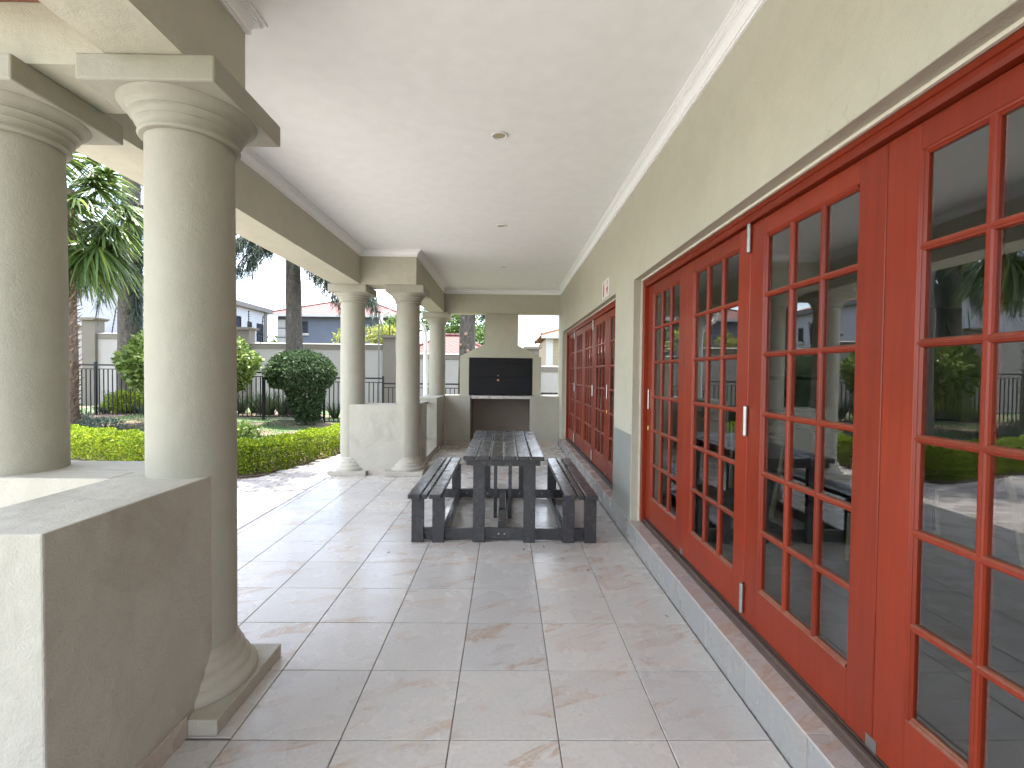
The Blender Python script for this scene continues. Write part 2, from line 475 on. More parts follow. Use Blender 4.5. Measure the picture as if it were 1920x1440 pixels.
M['roof_red'] = m_plain('roof_tile_red', (0.33, 0.125, 0.095), 0.75, var=0.3, scale=8)
M['roof_peach'] = m_plain('roof_tile_peach', (0.50, 0.26, 0.17), 0.75, var=0.25, scale=8)
M['eave'] = m_wood('eave_timber', (0.24, 0.11, 0.065), (0.13, 0.06, 0.04), 0.6)
M['room_wall'] = m_plaster('room_wall', (0.42, 0.39, 0.33), bumpk=0.05)
M['room_floor'] = m_plain('room_floor', (0.16, 0.15, 0.14), 0.35, var=0.15, scale=3)
M['dark_top'] = m_plain('dark_table_top', (0.02, 0.02, 0.022), 0.3, var=0.1)
M['pale_leg'] = m_plain('pale_wood_leg', (0.45, 0.33, 0.22), 0.5, var=0.1)
M['chair_black'] = m_plain('chair_black', (0.012, 0.012, 0.013), 0.45)

# ------------------------------------------------------------------ patio floor with its tiles
T = 0.43105
GX, GY = -0.63888, 1.80978
XE, XS, XW = -2.42, 1.075, 1.085                   # bay edge, step riser, house wall face
floor = struct(MB().prism([(XE+0.012, 2.1), (XE+0.012, 6.72), (-1.45, 6.72), (-1.45, 9.6), (XS+0.2, 9.6), (XS+0.2, -2.5), (-1.45, -2.5), (-1.45, 1.5), (-1.62, 1.5), (-1.62, 2.1)], -0.30, -0.004, 'z').build('patio_floor', M['grout']))
tile_n = 0
gap = 0.0024
for r in range(-2, 19):
    for c in range(-5, 5):
        x0, x1 = GX+c*T, GX+(c+1)*T
        y0, y1 = GY+r*T, GY+(r+1)*T
        for (ax0, ax1, ay0, ay1) in ((XE, -1.25, 2.1, 6.60), (-1.25, XS-0.004, 0.9, 9.62)):
            # a cell is cut once by the bay; cells across x=-1.25 inside the bay stay whole
            if ay0 == 2.1 and y1 > 2.12 and y0 < 6.55:
                bx0, bx1, by0, by1 = max(x0, XE), min(x1, XS-0.004), max(y0, 1.82 if x1 > -1.7 else 2.1), min(y1, 6.72)
                if x0 >= -1.26: continue
            elif ay0 == 0.9:
                inbay = (y1 > 2.12 and y0 < 6.55)
                if inbay and x0 < -1.26: continue
                bx0, bx1, by0, by1 = max(x0, -1.27), min(x1, XS-0.004), max(y0, ay0), min(y1, ay1)
                if inbay: bx0 = x0
            else:
                continue
            if bx1-bx0 < 0.02 or by1-by0 < 0.02: continue
            pbox('floor_tile', M['tile'], floor, bx0+gap, bx1-gap, by0+gap, by1-gap, -0.012, 0.0, 0.0016)
            tile_n += 1
edge = MB().box(XE+0.001, XE+0.0119, 2.37, 6.46, -0.2, -0.013).build('floor_edge', M['skirt'], floor)

# door step along the house wall: treads and risers
step = struct(MB().box(XS+0.012, XW+0.20, -1.2, 9.45, -0.004, 0.176).build('door_step', M['grout']))
for i in range(-4, 19):
    y0, y1 = GY+0.22+i*T, GY+0.22+(i+1)*T
    y0, y1 = max(y0, -1.0), min(y1, 9.448)
    if y1-y0 < 0.03: continue
    pbox('riser_tile', M['riser_tile'], step, XS, XS+0.0115, y0+gap/2, y1-gap/2, 0.0005, 0.178, 0.001)
    for (a, b) in ((-1.0, 3.985), (4.655, 8.995)):
        ya, yb = max(y0, a), min(y1, b)
        if yb-ya > 0.03:
            pbox('tread_tile', M['step_tile'], step, XS-0.004, 1.19, ya+gap/2, yb-gap/2, 0.1785, 0.19, 0.0015)

# ------------------------------------------------------------------ house wall on the right with two door openings
OP = 2.26
hw = thing('house_wall', 'long greige plastered house wall holding the red folding doors', 'wall', (1.2, 4, 0))
MB().prism([(-2.5, 0), (-0.22, 0), (-0.22, OP), (3.99, OP), (3.99, 0), (4.65, 0), (4.65, OP), (9.0, OP), (9.0, 0), (9.72, 0), (9.72, 3.2), (-2.5, 3.2)], XW, 1.40, 'x').build('wall_body', M['plaster'], hw, bev=0.004)
d = MB().box(XW-0.0025, XW+0.001, 3.9945, 4.6455, 0.192, 0.93).build('painted_dado', M['dado'], hw)
d['label'] = 'glossy grey painted dado on the pier'
for (a, b) in ((-0.22, 3.99), (4.65, 9.0)):        # light plaster bead between wall and door frame
    MB().box(1.150, 1.163, a-0.001, b+0.001, OP-0.012, OP+0.002).build('plaster_bead', M['reveal'], hw)
    MB().box(1.150, 1.163, b-0.010, b+0.002, 0.19, OP-0.012).build('plaster_bead', M['reveal'], hw)

# ------------------------------------------------------------------ folding doors
STILE, BAR = 0.118, 0.026
XF = 1.202                                          # leaf face
def leaf_parts(w):
    """outline data of one leaf of width w: panes and bars in (u, z)"""
    u0, u1 = STILE, w-STILE
    zb, zt = 0.235, 2.192
    g0, g1 = 0.428, 2.112
    cols = [u0 + (u1-u0)*k/3 for k in range(4)]
    rows = [g0 + (g1-g0)*k/6 for k in range(7)]
    return zb, zt, g0, g1, cols, rows
def chamfer_bar(horizontal, length, w, dpt):
    """glazing bar with a moulded (stepped) section; length along u or z, origin at centre"""
    h = w/2
    sec = [(-h, 0.010), (-h*0.78, 0.004), (-h*0.38, 0.002), (-h*0.30, 0.0), (h*0.30, 0.0), (h*0.38, 0.002), (h*0.78, 0.004), (h, 0.010), (h, dpt), (-h, dpt)]
    mb = MB()
    if horizontal: mb.prism([(x, z) for z, x in sec], -length/2, length/2, 'y')   # section in (x,z)
    else: mb.prism([(x, y) for y, x in sec], -length/2, length/2, 'z')
    return mb
_leafcache = {}
def leaf_mesh(w):
    if ('leaf', w) in _leafcache: return _leafcache[('leaf', w)]
    zb, zt, g0, g1, cols, rows = leaf_parts(w)
    mb = MB(); D = 0.042; gp = 0.0015
    mb.box(0, D, -w/2+gp, -w/2+STILE, zb, zt)
    mb.box(0, D, w/2-STILE, w/2-gp, zb, zt)
    mb.box(0.0006, D-0.0006, -w/2+STILE, w/2-STILE, zb, g0)
    mb.box(0.0006, D-0.0006, -w/2+STILE, w/2-STILE, g1, zt)
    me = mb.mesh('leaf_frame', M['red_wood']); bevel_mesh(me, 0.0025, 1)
    # moulding round the glass
    _leafcache[('leaf', w)] = me
    m2 = MB(); s = 0.013
    gw = w/2-STILE
    for a, b in ((-gw, -gw+s), (gw-s, gw)):
        e = 1 if a < 0 else -1
        edge_, inn = (a, b) if e == 1 else (b, a)
        m2.prism([(0.003, edge_), (0.006, edge_+e*s*0.45), (0.008, edge_+e*s*0.5), (0.014, inn), (0.030, inn), (0.030, edge_)], g0, g1, 'z')
    for a, b in ((g0, g0+s), (g1-s, g1)):
        e = 1 if a == g0 else -1
        edge_, inn = (a, b) if e == 1 else (b, a)
        m2.prism([(0.003, edge_), (0.006, edge_+e*s*0.45), (0.008, edge_+e*s*0.5), (0.014, inn), (0.030, inn), (0.030, edge_)], -gw+s, gw-s, 'y')
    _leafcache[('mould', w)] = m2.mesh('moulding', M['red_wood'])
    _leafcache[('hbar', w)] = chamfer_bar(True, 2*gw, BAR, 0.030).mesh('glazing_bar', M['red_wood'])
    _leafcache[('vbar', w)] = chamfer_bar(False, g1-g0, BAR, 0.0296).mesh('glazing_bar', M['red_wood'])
    return me
def make_leaf(root, yc, w):
    zb, zt, g0, g1, cols, rows = leaf_parts(w)
    me = leaf_mesh(w)
    lf = place('leaf', me, root, (XF, yc, 0))
    place('moulding', _leafcache[('mould', w)], lf, (XF, yc, 0))
    for z in rows[1:-1]:
        place('glazing_bar', _leafcache[('hbar', w)], lf, (XF+0.004, yc, z))
    for u in cols[1:-1]:
        place('glazing_bar', _leafcache[('vbar', w)], lf, (XF+0.0046, yc+u-w/2, (g0+g1)/2))
    pw, ph = (cols[1]-cols[0])-0.004, (rows[1]-rows[0])-0.004
    key = ('pane', w)
    if key not in _leafcache:
        _leafcache[key] = MB().box(0, 0.004, -pw/2, pw/2, -ph/2, ph/2).mesh('pane', M['glass'])
    for i in range(3):
        for j in range(6):
            place('pane', _leafcache[key], lf, (XF+0.0195, yc+(cols[i]+cols[i+1])/2-w/2, (rows[j]+rows[j+1])/2))
    return lf
hinge_me = MB().lathe(0, 0, [(0.007, 0.0), (0.0115, 0.004), (0.0115, 0.074), (0.0095, 0.0745), (0.0095, 0.0765), (0.0115, 0.077), (0.0115, 0.148), (0.007, 0.152)], 12).mesh('hinge', M['steel'], smooth=40)
def folding_door(y0, y1, n, label, hinge_at, lock_leaf):
    root = thing('folding_door', label, 'door', (XF, (y0+y1)/2, 0.19))
    fw = 0.05
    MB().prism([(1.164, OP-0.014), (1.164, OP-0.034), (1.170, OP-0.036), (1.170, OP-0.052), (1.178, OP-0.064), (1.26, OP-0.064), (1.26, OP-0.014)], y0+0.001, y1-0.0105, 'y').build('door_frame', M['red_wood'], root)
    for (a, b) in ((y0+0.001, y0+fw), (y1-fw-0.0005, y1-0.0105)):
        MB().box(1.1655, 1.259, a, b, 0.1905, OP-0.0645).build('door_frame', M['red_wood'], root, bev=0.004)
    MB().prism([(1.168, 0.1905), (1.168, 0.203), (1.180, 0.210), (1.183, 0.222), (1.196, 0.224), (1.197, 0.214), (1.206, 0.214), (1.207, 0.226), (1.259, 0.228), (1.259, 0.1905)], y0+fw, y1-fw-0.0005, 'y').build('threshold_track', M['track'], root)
    wl_ = (y1-y0-2*fw-0.004)/n
    for k in range(n):
        yc = y0+fw+0.002+wl_*(k+0.5)
        lf = make_leaf(root, yc, round(wl_, 4))
        if k in hinge_at:                               # barrel hinges stand on the joint at the leaf's near edge
            for z in (0.262, 1.15, 2.055):
                place('hinge', hinge_me, lf, (XF-0.010, yc-wl_/2, z))
        elif k > 0:
            pbox('guide_plate', M['steel'], lf, XF-0.0035, XF-0.0005, yc-wl_/2-0.022, yc-wl_/2+0.022, 0.237, 0.278)
        if k == lock_leaf:
            pbox('handle', M['steel'], lf, XF-0.012, XF-0.0005, yc+wl_/2-0.06, yc+wl_/2-0.036, 1.16, 1.33, 0.004)
            pbox('lock', M['brass'], lf, XF-0.010, XF-0.0005, yc+wl_/2-0.062, yc+wl_/2-0.034, 0.985, 1.025, 0.003)
    return root
folding_door(-0.22, 3.99, 5, 'red wooden folding door with gridded panes nearest the camera', (3,), 4)
folding_door(4.65, 9.0, 5, 'red wooden folding door with gridded panes beyond the grey-painted pier', (4, 2), 0)

# safety sign above the far door: extinguisher and arrow
sg = thing('safety_sign', 'small white sign with red extinguisher symbol and red down arrow', 'sign', (XW, 5.1, 2.29))
XG = XW-0.0045
MB().box(XG, XW-0.0005, 5.125, 5.285, 2.292, 2.488).build('sign_plate', M['sign_white'], sg)
MB().box(XG, XW-0.0005, 4.95, 5.112, 2.292, 2.488).build('sign_plate', M['sign_white'], sg)
xi = XG-0.0015
MB().prism([(5.182, 2.31), (5.232, 2.31), (5.232, 2.425), (5.220, 2.44), (5.214, 2.455), (5.228, 2.462), (5.228, 2.472), (5.186, 2.472), (5.186, 2.462), (5.200, 2.455), (5.194, 2.44), (5.182, 2.425)], XG, xi, 'x').build('extinguisher_symbol', M['sign_red'], sg)
MB().prism([(5.020, 2.468), (5.042, 2.468), (5.042, 2.39), (5.082, 2.39), (5.031, 2.31), (4.980, 2.39), (5.020, 2.39)], XG, xi, 'x').build('arrow_symbol', M['sign_red'], sg)

# ------------------------------------------------------------------ ceiling, cornice, beams, roof
ceil = struct(MB().box(-2.39, XW+0.05, -2.5, 9.70, 3.13, 3.19).build('ceiling', M['ceiling']))
prof = [(0.0, 0.090), (0.012, 0.090), (0.012, 0.078), (0.020, 0.078), (0.020, 0.070), (0.016, 0.066), (0.020, 0.052), (0.030, 0.038), (0.044, 0.030), (0.050, 0.031), (0.050, 0.022), (0.058, 0.022), (0.058, 0.014), (0.056, 0.012), (0.070, 0.010), (0.070, 0.0)]
path = [((XW, -2.4), (-1, 0)), ((XW, 9.42), (-1, -1)), ((-1.25, 9.42), (1, -1)), ((-1.25, 6.46), (1, -1)), ((-2.02, 6.46), (1, -1)), ((-2.02, 2.255), (1, 1)), ((-1.25, 2.255), (1, 1)), ((-1.25, -2.4), (1, 0))]
mb = MB(); n = len(prof)
mb.v = [(q[0]+s_[0]*d_, q[1]+s_[1]*d_, 3.1295-z_) for q, s_ in path for d_, z_ in prof]
mb.f = [(i*n+j, i*n+j+1, (i+1)*n+j+1, (i+1)*n+j) for i in range(len(path)-1) for j in range(n-1)]
mb.build('cornice', M['cornice'], ceil)
def beam(label, x0, x1, y0, y1):
    return tag(MB().box(x0, x1, y0, y1, 2.66, 3.15).build('beam', M['plaster']), label, 'beam')
beam('greige plaster beam running back overhead from the nearest column', -1.55, -1.25, -2.5, 1.8995)
beam('greige plaster cross beam resting on the two nearest columns', -2.40, -1.25, 1.90, 2.255)
beam('long greige plaster beam spanning the open garden side', -2.40, -2.02, 2.2555, 6.4595)
beam('short greige plaster cross beam on the far pair of columns', -2.40, -1.25, 6.46, 6.88)
beam('greige plaster beam from the far pair of columns to the barbecue corner', -1.55, -1.25, 6.8805, 9.4195)
beam('greige plaster beam across the end above the barbecue', -1.55, XW-0.0005, 9.42, 9.72)
roof = thing('patio_roof', 'timber eaves and tiled roof edge over the patio', 'roof', (0, 4, 3.2))
for (x0, x1, y0, y1) in ((-2.70, 8.5, 1.62, 7.15), (-1.90, 8.5, -2.8, 1.62), (-1.90, 8.5, 7.15, 10.05)):
    MB().box(x0, x1, y0, y1, 3.2, 3.26).build('roof_deck', M['roof_red'], roof)
for (x0, x1, y0, y1) in ((-2.70, -2.405, 1.62, 7.15), (-2.405, -1.555, 1.62, 1.895), (-2.405, -1.555, 6.885, 7.15), (-1.90, -1.555, -2.8, 1.618), (-1.90, -1.555, 7.152, 10.05), (-1.553, 8.5, 9.725, 10.05)):
    MB().box(x0, x1, y0, y1, 2.895, 2.925).build('eave_board', M['eave'], roof)
for (x0, x1, y0, y1) in ((-2.73, -2.701, 1.6, 7.17), (-1.93, -1.901, -2.8, 1.6), (-1.93, -1.901, 7.17, 10.08), (-1.9, 8.5, 10.051, 10.08)):
    MB().box(x0, x1, y0, y1, 2.88, 3.2).build('fascia', M['white_paint'], roof)

# ------------------------------------------------------------------ columns
def column(cx, cy, z0, label, base=True, plinth_mat='plinth'):
    root = thing('column', label, 'column', (cx, cy, z0))
    h = 0.265
    if base:
        MB().box(cx-h, cx+h, cy-h, cy+h, z0+0.0005, z0+0.065).build('plinth', M[plinth_mat], root, bev=0.006)
        b = [(0.250, 0.065), (0.254, 0.080), (0.250, 0.098), (0.236, 0.112), (0.226, 0.118), (0.224, 0.128), (0.222, 0.142), (0.212, 0.156), (0.202, 0.164), (0.200, 0.174), (0.200, 0.186), (0.192, 0.200), (0.184, 0.206), (0.182, 0.222), (0.176, 0.235), (0.1705, 0.245)]
        MB().lathe(cx, cy, [(r, z0+z) for r, z in b], 48).build('base_moulding', M['plinth'], root, smooth=38)
        zs = z0+0.2455
    else:
        zs = z0+0.0005
    MB().lathe(cx, cy, [(0.1695, zs), (0.1695, 1.6), (0.166, 2.43)], 48).build('shaft', M['plaster_col'], root, smooth=38)
    c = [(0.168, 2.4305), (0.184, 2.432), (0.190, 2.440), (0.187, 2.450), (0.180, 2.453), (0.181, 2.460), (0.190, 2.474), (0.199, 2.481), (0.197, 2.484), (0.199, 2.497), (0.209, 2.507), (0.218, 2.511), (0.216, 2.514), (0.219, 2.526), (0.232, 2.540), (0.249, 2.549), (0.256, 2.559)]
    MB().lathe(cx, cy, c, 48).build('capital', M['plaster_col'], root, smooth=38)
    MB().box(cx-h, cx+h, cy-h, cy+h, 2.5595, 2.6605).build('abacus', M['plaster_col'], root, bev=0.008)
    return root
column(-1.395, 2.09, 0, 'nearest plaster column, standing free beside the patio tiles')
column(-2.175, 2.10, 0, 'plaster column cut off by the left edge, behind the nearest low wall')
column(-2.205, 6.73, 0, 'plaster column on the garden side of the far low wall')
column(-1.415, 6.73, 0, 'plaster column at the patio side of the far low wall')
column(-1.42, 9.60, 0.992, 'shorter plaster column on the wall left of the barbecue', base=False)

# ------------------------------------------------------------------ low walls
def low_wall(label, boxes, top=0.992, skirts=()):
    root = thing('low_wall', label, 'wall', (boxes[0][0], boxes[0][2], 0))
    for (x0, x1, y0, y1) in boxes:
        MB().box(x0, x1, y0, y1, -0.1, top).build('wall_body', M['plaster_low'], root, bev=0.006)
    for (x0, x1, y0, y1) in skirts:
        MB().box(x0, x1, y0, y1, 0.0005, 0.085).build('skirting', M['skirt'], root, bev=0.002)
    return root
low_wall('low plaster wall in the left foreground joining two columns', [(-1.63, -1.255, 1.27, 2.06), (-2.19, -1.42, 2.0605, 2.31), (-2.19, -1.6305, 1.93, 2.06)], 1.0, [(-1.2545, -1.243, 1.28, 1.822)])
low_wall('low plaster wall between the far pair of columns', [(-2.20, -1.42, 6.56, 6.94)], 0.992, [(-1.935, -1.685, 6.548, 6.5595)])
low_wall('stub of low wall behind the patio-side far column', [(-1.63, -1.255, 6.9405, 7.42)], 0.992, [(-1.2495, -1.238, 7.0, 7.42)])
low_wall('low wall pier beneath the column left of the barbecue', [(-1.63, -1.25, 8.46, 9.4495)], 0.992, [(-1.2495, -1.238, 8.46, 9.437)])
low_wall('low plaster wall left of the barbecue recess', [(-1.63, -0.722, 9.45, 9.83)], 0.992, [(-1.24, -0.722, 9.4375, 9.4495)])
low_wall('low plaster wall right of the barbecue recess', [(0.498, XW-0.0005, 9.45, 9.83)], 0.992, [(0.498, 1.07, 9.4375, 9.4495)])
sill = tag(MB().box(-1.60, -1.26, 7.4205, 8.4595, -0.1, 0.10).build('sill', M['plaster_low'], bev=0.004), 'low plaster sill under the side railing gap', 'sill')
rl = thing('side_railing', 'black metal railing in the gap of the side wall', 'railing', (-1.44, 7.94, 0.1))
MB().tube([(-1.44, 7.40, 0.90), (-1.44, 8.48, 0.90)], 0.022, 10).build('top_rail', M['black_metal'], rl, smooth=40)
MB().tube([(-1.44, 7.41, 0.26), (-1.44, 8.47, 0.26)], 0.014, 8).build('bottom_rail', M['black_metal'], rl, smooth=40)
for k in range(8):
    y = 7.50+k*0.125
    MB().tube([(-1.44, y, 0.2605), (-1.44, y, 0.89)], 0.009, 6).build('baluster', M['black_metal'], rl, smooth=40)

# ------------------------------------------------------------------ built-in barbecue
bq = thing('barbecue', 'built-in barbecue with black steel door under a plaster chimney hood', 'barbecue', (-0.11, 9.6, 0))
YH = 9.62
hood = [(-0.955, 0.993), (-0.955, 1.80), (-0.447, 2.045), (-0.447, 2.66), (-0.447, 3.2), (0.243, 3.2), (0.243, 2.66), (0.243, 2.03), (0.725, 1.785), (0.725, 0.993), (0.548, 0.993), (0.548, 1.772), (-0.768, 1.772), (-0.768, 0.993)]
hm = MB()
# hood shell: front band round the door opening plus body behind
n_ = len(hood)
hm.prism(hood, YH, 10.15, 'y')
ho = hm.build('hood', M['plaster'], bq)
MB().box(-0.7675, 0.5475, 10.02, 10.14, 0.993, 1.7715).build('firebox_back', M['braai_black'], bq)
dr = MB().box(-0.7665, 0.5465, YH+0.028, YH+0.05, 1.005, 1.7705).build('door_surround', M['braai_black'], bq)
d1 = MB().box(-0.755, 0.535, YH+0.012, YH+0.0275, 1.372, 1.66).build('door_panel', M['braai_black'], bq, bev=0.003)
d2 = MB().box(-0.755, 0.535, YH+0.012, YH+0.0275, 1.012, 1.364).build('door_panel', M['braai_black'], bq, bev=0.003)
MB().box(-0.755, 0.535, YH+0.016, YH+0.0275, 1.668, 1.762).build('vent_panel', M['braai_black'], bq, bev=0.003)
kn = MB(); kn.tube([(-0.165, YH+0.0118, 1.405), (-0.165, YH-0.02, 1.405)], [0.013, 0.011], 10); kn.build('handle', M['copper'], d1)
kn = MB(); kn.tube([(-0.165, YH+0.0118, 1.31), (-0.165, YH-0.03, 1.31)], [0.026, 0.02], 12); kn.build('handle', M['copper'], d2)
MB().box(-0.172, -0.158, YH+0.002, YH+0.0118, 1.335, 1.38).build('latch', M['black_metal'], d2)
for k in range(3):
    x0 = -0.7205+k*0.4055
    pbox('slab_tile', M['tile'], bq, x0+0.002, x0+0.4035, 9.47, 10.0, 0.93, 0.99, 0.002)
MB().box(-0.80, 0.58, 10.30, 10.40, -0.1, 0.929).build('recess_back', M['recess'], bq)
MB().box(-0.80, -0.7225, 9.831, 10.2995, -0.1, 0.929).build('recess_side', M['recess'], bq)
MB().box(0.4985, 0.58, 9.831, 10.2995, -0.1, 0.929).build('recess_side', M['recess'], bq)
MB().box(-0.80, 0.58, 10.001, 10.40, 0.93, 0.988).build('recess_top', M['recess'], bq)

# ------------------------------------------------------------------ downlights
for y, lab in ((3.327, 'recessed downlight in the ceiling nearest the camera'), (5.33, 'recessed downlight in the middle of the ceiling row'), (7.38, 'recessed downlight in the ceiling farthest from the camera')):
    x = -0.063
    dl = thing('downlight', lab, 'light', (x, y, 3.125), 'ceiling downlights')
    MB().lathe(x, y, [(0.040, 3.1285), (0.041, 3.124), (0.047, 3.120), (0.056, 3.121), (0.060, 3.1285)], 32, cap=False).build('trim_ring', M['white_paint'], dl, smooth=50)
    MB().lathe(x, y, [(0.0, 3.1265), (0.0395, 3.1265), (0.0395, 3.1285)], 28, cap=False).build('lens', M['lens'], dl)

# ------------------------------------------------------------------ picnic table with attached benches
pt = thing('picnic_table', 'dark grey plank picnic table with two attached benches', 'picnic table', (-0.015, 4.77, 0))
PM = M['plank']
for k in range(6):
    w = (0.683-5*0.009)/6
    x0 = -0.354+k*(w+0.009)
    MB().box(x0, x0+w, 3.89, 5.66, 0.715, 0.752).build('table_plank', PM, pt, bev=0.006)
MB().box(-0.29, 0.26, 3.925, 3.955, 0.665, 0.7145).build('apron', PM, pt, bev=0.003)
MB().box(-0.29, 0.26, 5.42, 5.45, 0.665, 0.7145).build('apron', PM, pt, bev=0.003)
for x in (-0.33, 0.262):
    MB().box(x, x+0.038, 3.93, 5.62, 0.668, 0.7145).build('side_rail', PM, pt, bev=0.003)
for x in (-0.272, 0.161):
    for y in (3.95, 5.40):
        MB().box(x, x+0.101, y+0.006, y+0.051, 0.0, 0.7143 if y > 5 else 0.6645).build('table_leg', PM, pt, bev=0.003)
for sx, xs in ((-1, (-0.82, -0.702, -0.642)), (1, (0.505, 0.622, 0.682))):
    for x0, w in zip(xs, (0.106, 0.048, 0.106)):
        MB().box(x0, x0+w, 3.90, 5.655, 0.386, 0.423).build('bench_plank', PM, pt, bev=0.006)
    for y in (3.95, 5.40):
        for x0 in ((-0.795, -0.618) if sx < 0 else (0.496, 0.684)):
            MB().box(x0, x0+0.103, y, y+0.045, 0.0, 0.3855).build('bench_leg', PM, pt, bev=0.003)
    xr = -0.545 if sx < 0 else 0.50
    MB().box(xr, xr+0.04, 4.036, 5.359, 0.006, 0.10).build('floor_rail', PM, pt, bev=0.003)
cr1 = MB().box(-0.792, 0.786, 4.0015, 4.0355, 0.008, 0.108).build('cross_rail', PM, pt, bev=0.003)
cr2 = MB().box(-0.792, 0.786, 5.3595, 5.3955, 0.008, 0.108).build('cross_rail', PM, pt, bev=0.003)
MB().box(-0.062, 0.012, 4.036, 4.628, 0.006, 0.09).build('floor_rail', PM, pt, bev=0.003)
MB().box(-0.058, 0.010, 4.68, 5.359, 0.006, 0.09).build('floor_rail', PM, pt, bev=0.003)
for x in (-0.112, 0.034):
    MB().box(x, x+0.034, 4.63, 4.675, 0.0, 0.714).build('centre_post', PM, pt, bev=0.003)
for y, x, par in [(4.0010, -0.052, cr1), (4.0010, 0.0, cr1)] + [(5.359, x_, cr2) for x_ in (-0.52, -0.44, -0.20, 0.17, 0.43, 0.51)]:
    MB().tube([(x, y, 0.062), (x, y-0.006, 0.062)], 0.0075, 10).build('bolt', M['steel'], par)

# ------------------------------------------------------------------ downpipe by the far column
dp = thing('downpipe', 'white rain downpipe with a curved neck beside the side wall', 'downpipe', (-1.72, 9.95, 0))
arc = [(-2.05, 9.95, 2.88), (-2.04, 9.95, 2.70), (-1.99, 9.95, 2.60), (-1.90, 9.95, 2.54), (-1.82, 9.95, 2.48), (-1.75, 9.95, 2.38), (-1.725, 9.95, 2.24), (-1.72, 9.95, 2.05), (-1.72, 9.95, 0.0), (-1.72, 9.95, -0.25)]
MB().tube(arc, 0.045, 12).build('pipe', M['white_paint'], dp, smooth=50)
for z in (1.9, 0.6):
    MB().lathe(-1.72, 9.95, [(0.048, z), (0.053, z+0.004), (0.053, z+0.04), (0.048, z+0.044)], 14).build('collar', M['white_paint'], dp, smooth=40)

# ------------------------------------------------------------------ room behind the glass
room = struct(MB().box(1.262, 9.6, -2.0, 9.7, 0.10, 0.19).build('room_floor', M['room_floor']))
rw = thing('room_wall', 'dim beige room walls seen through the door glass', 'wall', (5, 4, 0.19))
MB().box(9.5, 9.6, -2.0, 9.7, 0.1905, 2.9).build('side_wall', M['room_wall'], rw)
MB().box(1.402, 9.499, 9.58, 9.70, 0.1905, 2.9).build('end_wall', M['room_wall'], rw)
MB().box(1.402, 9.499, -2.0, -1.9, 0.1905, 2.9).build('end_wall', M['room_wall'], rw)
struct(MB().box(1.402, 9.6, -2.0, 9.7, 2.9005, 3.0).build('room_ceiling', M['ceiling']))
for x, lab in ((5.45, 'black-framed board seen through the glass, leftmost of three'), (6.25, 'black-framed board seen through the glass, middle of three'), (8.35, 'black-framed board seen through the glass, rightmost of three')):
    fr_ = thing('framed_board', lab, 'board', (x, 9.57, 0.7))
    for (a, b, c_, d_) in ((x-0.32, x-0.25, 0.7, 1.45), (x+0.25, x+0.32, 0.7, 1.45), (x-0.25, x+0.25, 1.38, 1.45), (x-0.25, x+0.25, 0.7, 0.77)):
        MB().box(a, b, 9.545, 9.579, c_, d_).build('frame_bar', M['chair_black'], fr_)
    MB().box(x-0.25, x+0.25, 9.565, 9.579, 0.77, 1.38).build('board_panel', M['trim'], fr_)
def room_table(x, y, label):
    tb = thing('room_table', label, 'table', (x, y, 0.19))
    MB().box(x-0.4, x+0.4, y-0.8, y+0.8, 0.90, 0.935).build('table_top', M['dark_top'], tb, bev=0.006)
    for sx in (-1, 1):
        for sy in (-1, 1):
            MB().tube([(x+sx*0.30, y+sy*0.62, 0.9), (x+sx*0.36, y+sy*0.72, 0.1905)], 0.022, 8).build('leg', M['pale_leg'], tb, smooth=40)
room_table(2.75, 3.4, 'dark table in the room behind the near door')
room_table(2.9, 5.9, 'dark table in the room deeper behind the glass')
def room_chair(x, y, a, label):
    ch = thing('room_chair', label, 'chair', (x, y, 0.19))
    ca, sa = math.cos(a), math.sin(a)
    T_ = lambda px, py, pz: (x+px*ca-py*sa, y+px*sa+py*ca, 0.19+pz)
    def bx(x0, x1, y0, y1, z0, z1, name):
        m_ = MB().box(x0, x1, y0, y1, z0, z1); m_.v = [T_(*q) for q in m_.v]; m_.build(name, M['chair_black'], ch, bev=0.01)
    bx(-0.22, 0.22, -0.22, 0.22, 0.43, 0.48, 'seat'); bx(-0.21, 0.21, 0.19, 0.23, 0.52, 0.92, 'backrest')
    for sx in (-1, 1):
        for sy in (-1, 1):
            MB().tube([T_(sx*0.18, sy*0.18, 0.0 if sy < 0 else 0.0), T_(sx*0.17, sy*0.19, 0.43 if sy < 0 else 0.88)], 0.013, 6).build('leg', M['pale_leg'] if sy < 0 else M['chair_black'], ch)
room_chair(2.15, 3.0, R(80), 'black chair on the glass side of the near room table')
room_chair(3.4, 3.6, R(-85), 'black chair on the far side of the near room table')
room_chair(2.3, 5.6, R(95), 'black chair on the glass side of the deeper room table')

# ------------------------------------------------------------------ garden ground, paving, hedge bed
def gz(x, y):
    k = np.clip((np.asarray(y, float)-9.0)/4.0, 0, 1); k = k*k*(3-2*k)
    return -0.06 + k*(0.04 - 0.05*(np.clip(x, -9.0, 6.0)+6.5))
xs = np.concatenate([np.linspace(-220, -30, 10)[:-1], np.linspace(-30, 10, 54), np.linspace(10, 200, 10)[1:]])
ys = np.concatenate([np.linspace(-60, 0, 6)[:-1], np.linspace(0, 30, 46), np.linspace(30, 420, 12)[1:]])
gx, gy = np.meshgrid(xs, ys)
gv = np.stack([gx.ravel(), gy.ravel(), gz(gx, gy).ravel()], 1)
nx, ny = len(xs), len(ys)
idx = np.arange(nx*ny).reshape(ny, nx)
gf = np.stack([idx[:-1, :-1].ravel(), idx[:-1, 1:].ravel(), idx[1:, 1:].ravel(), idx[1:, :-1].ravel()], 1)
struct(np_mesh('garden_ground', gv, gf, M['ground'], smooth=True))
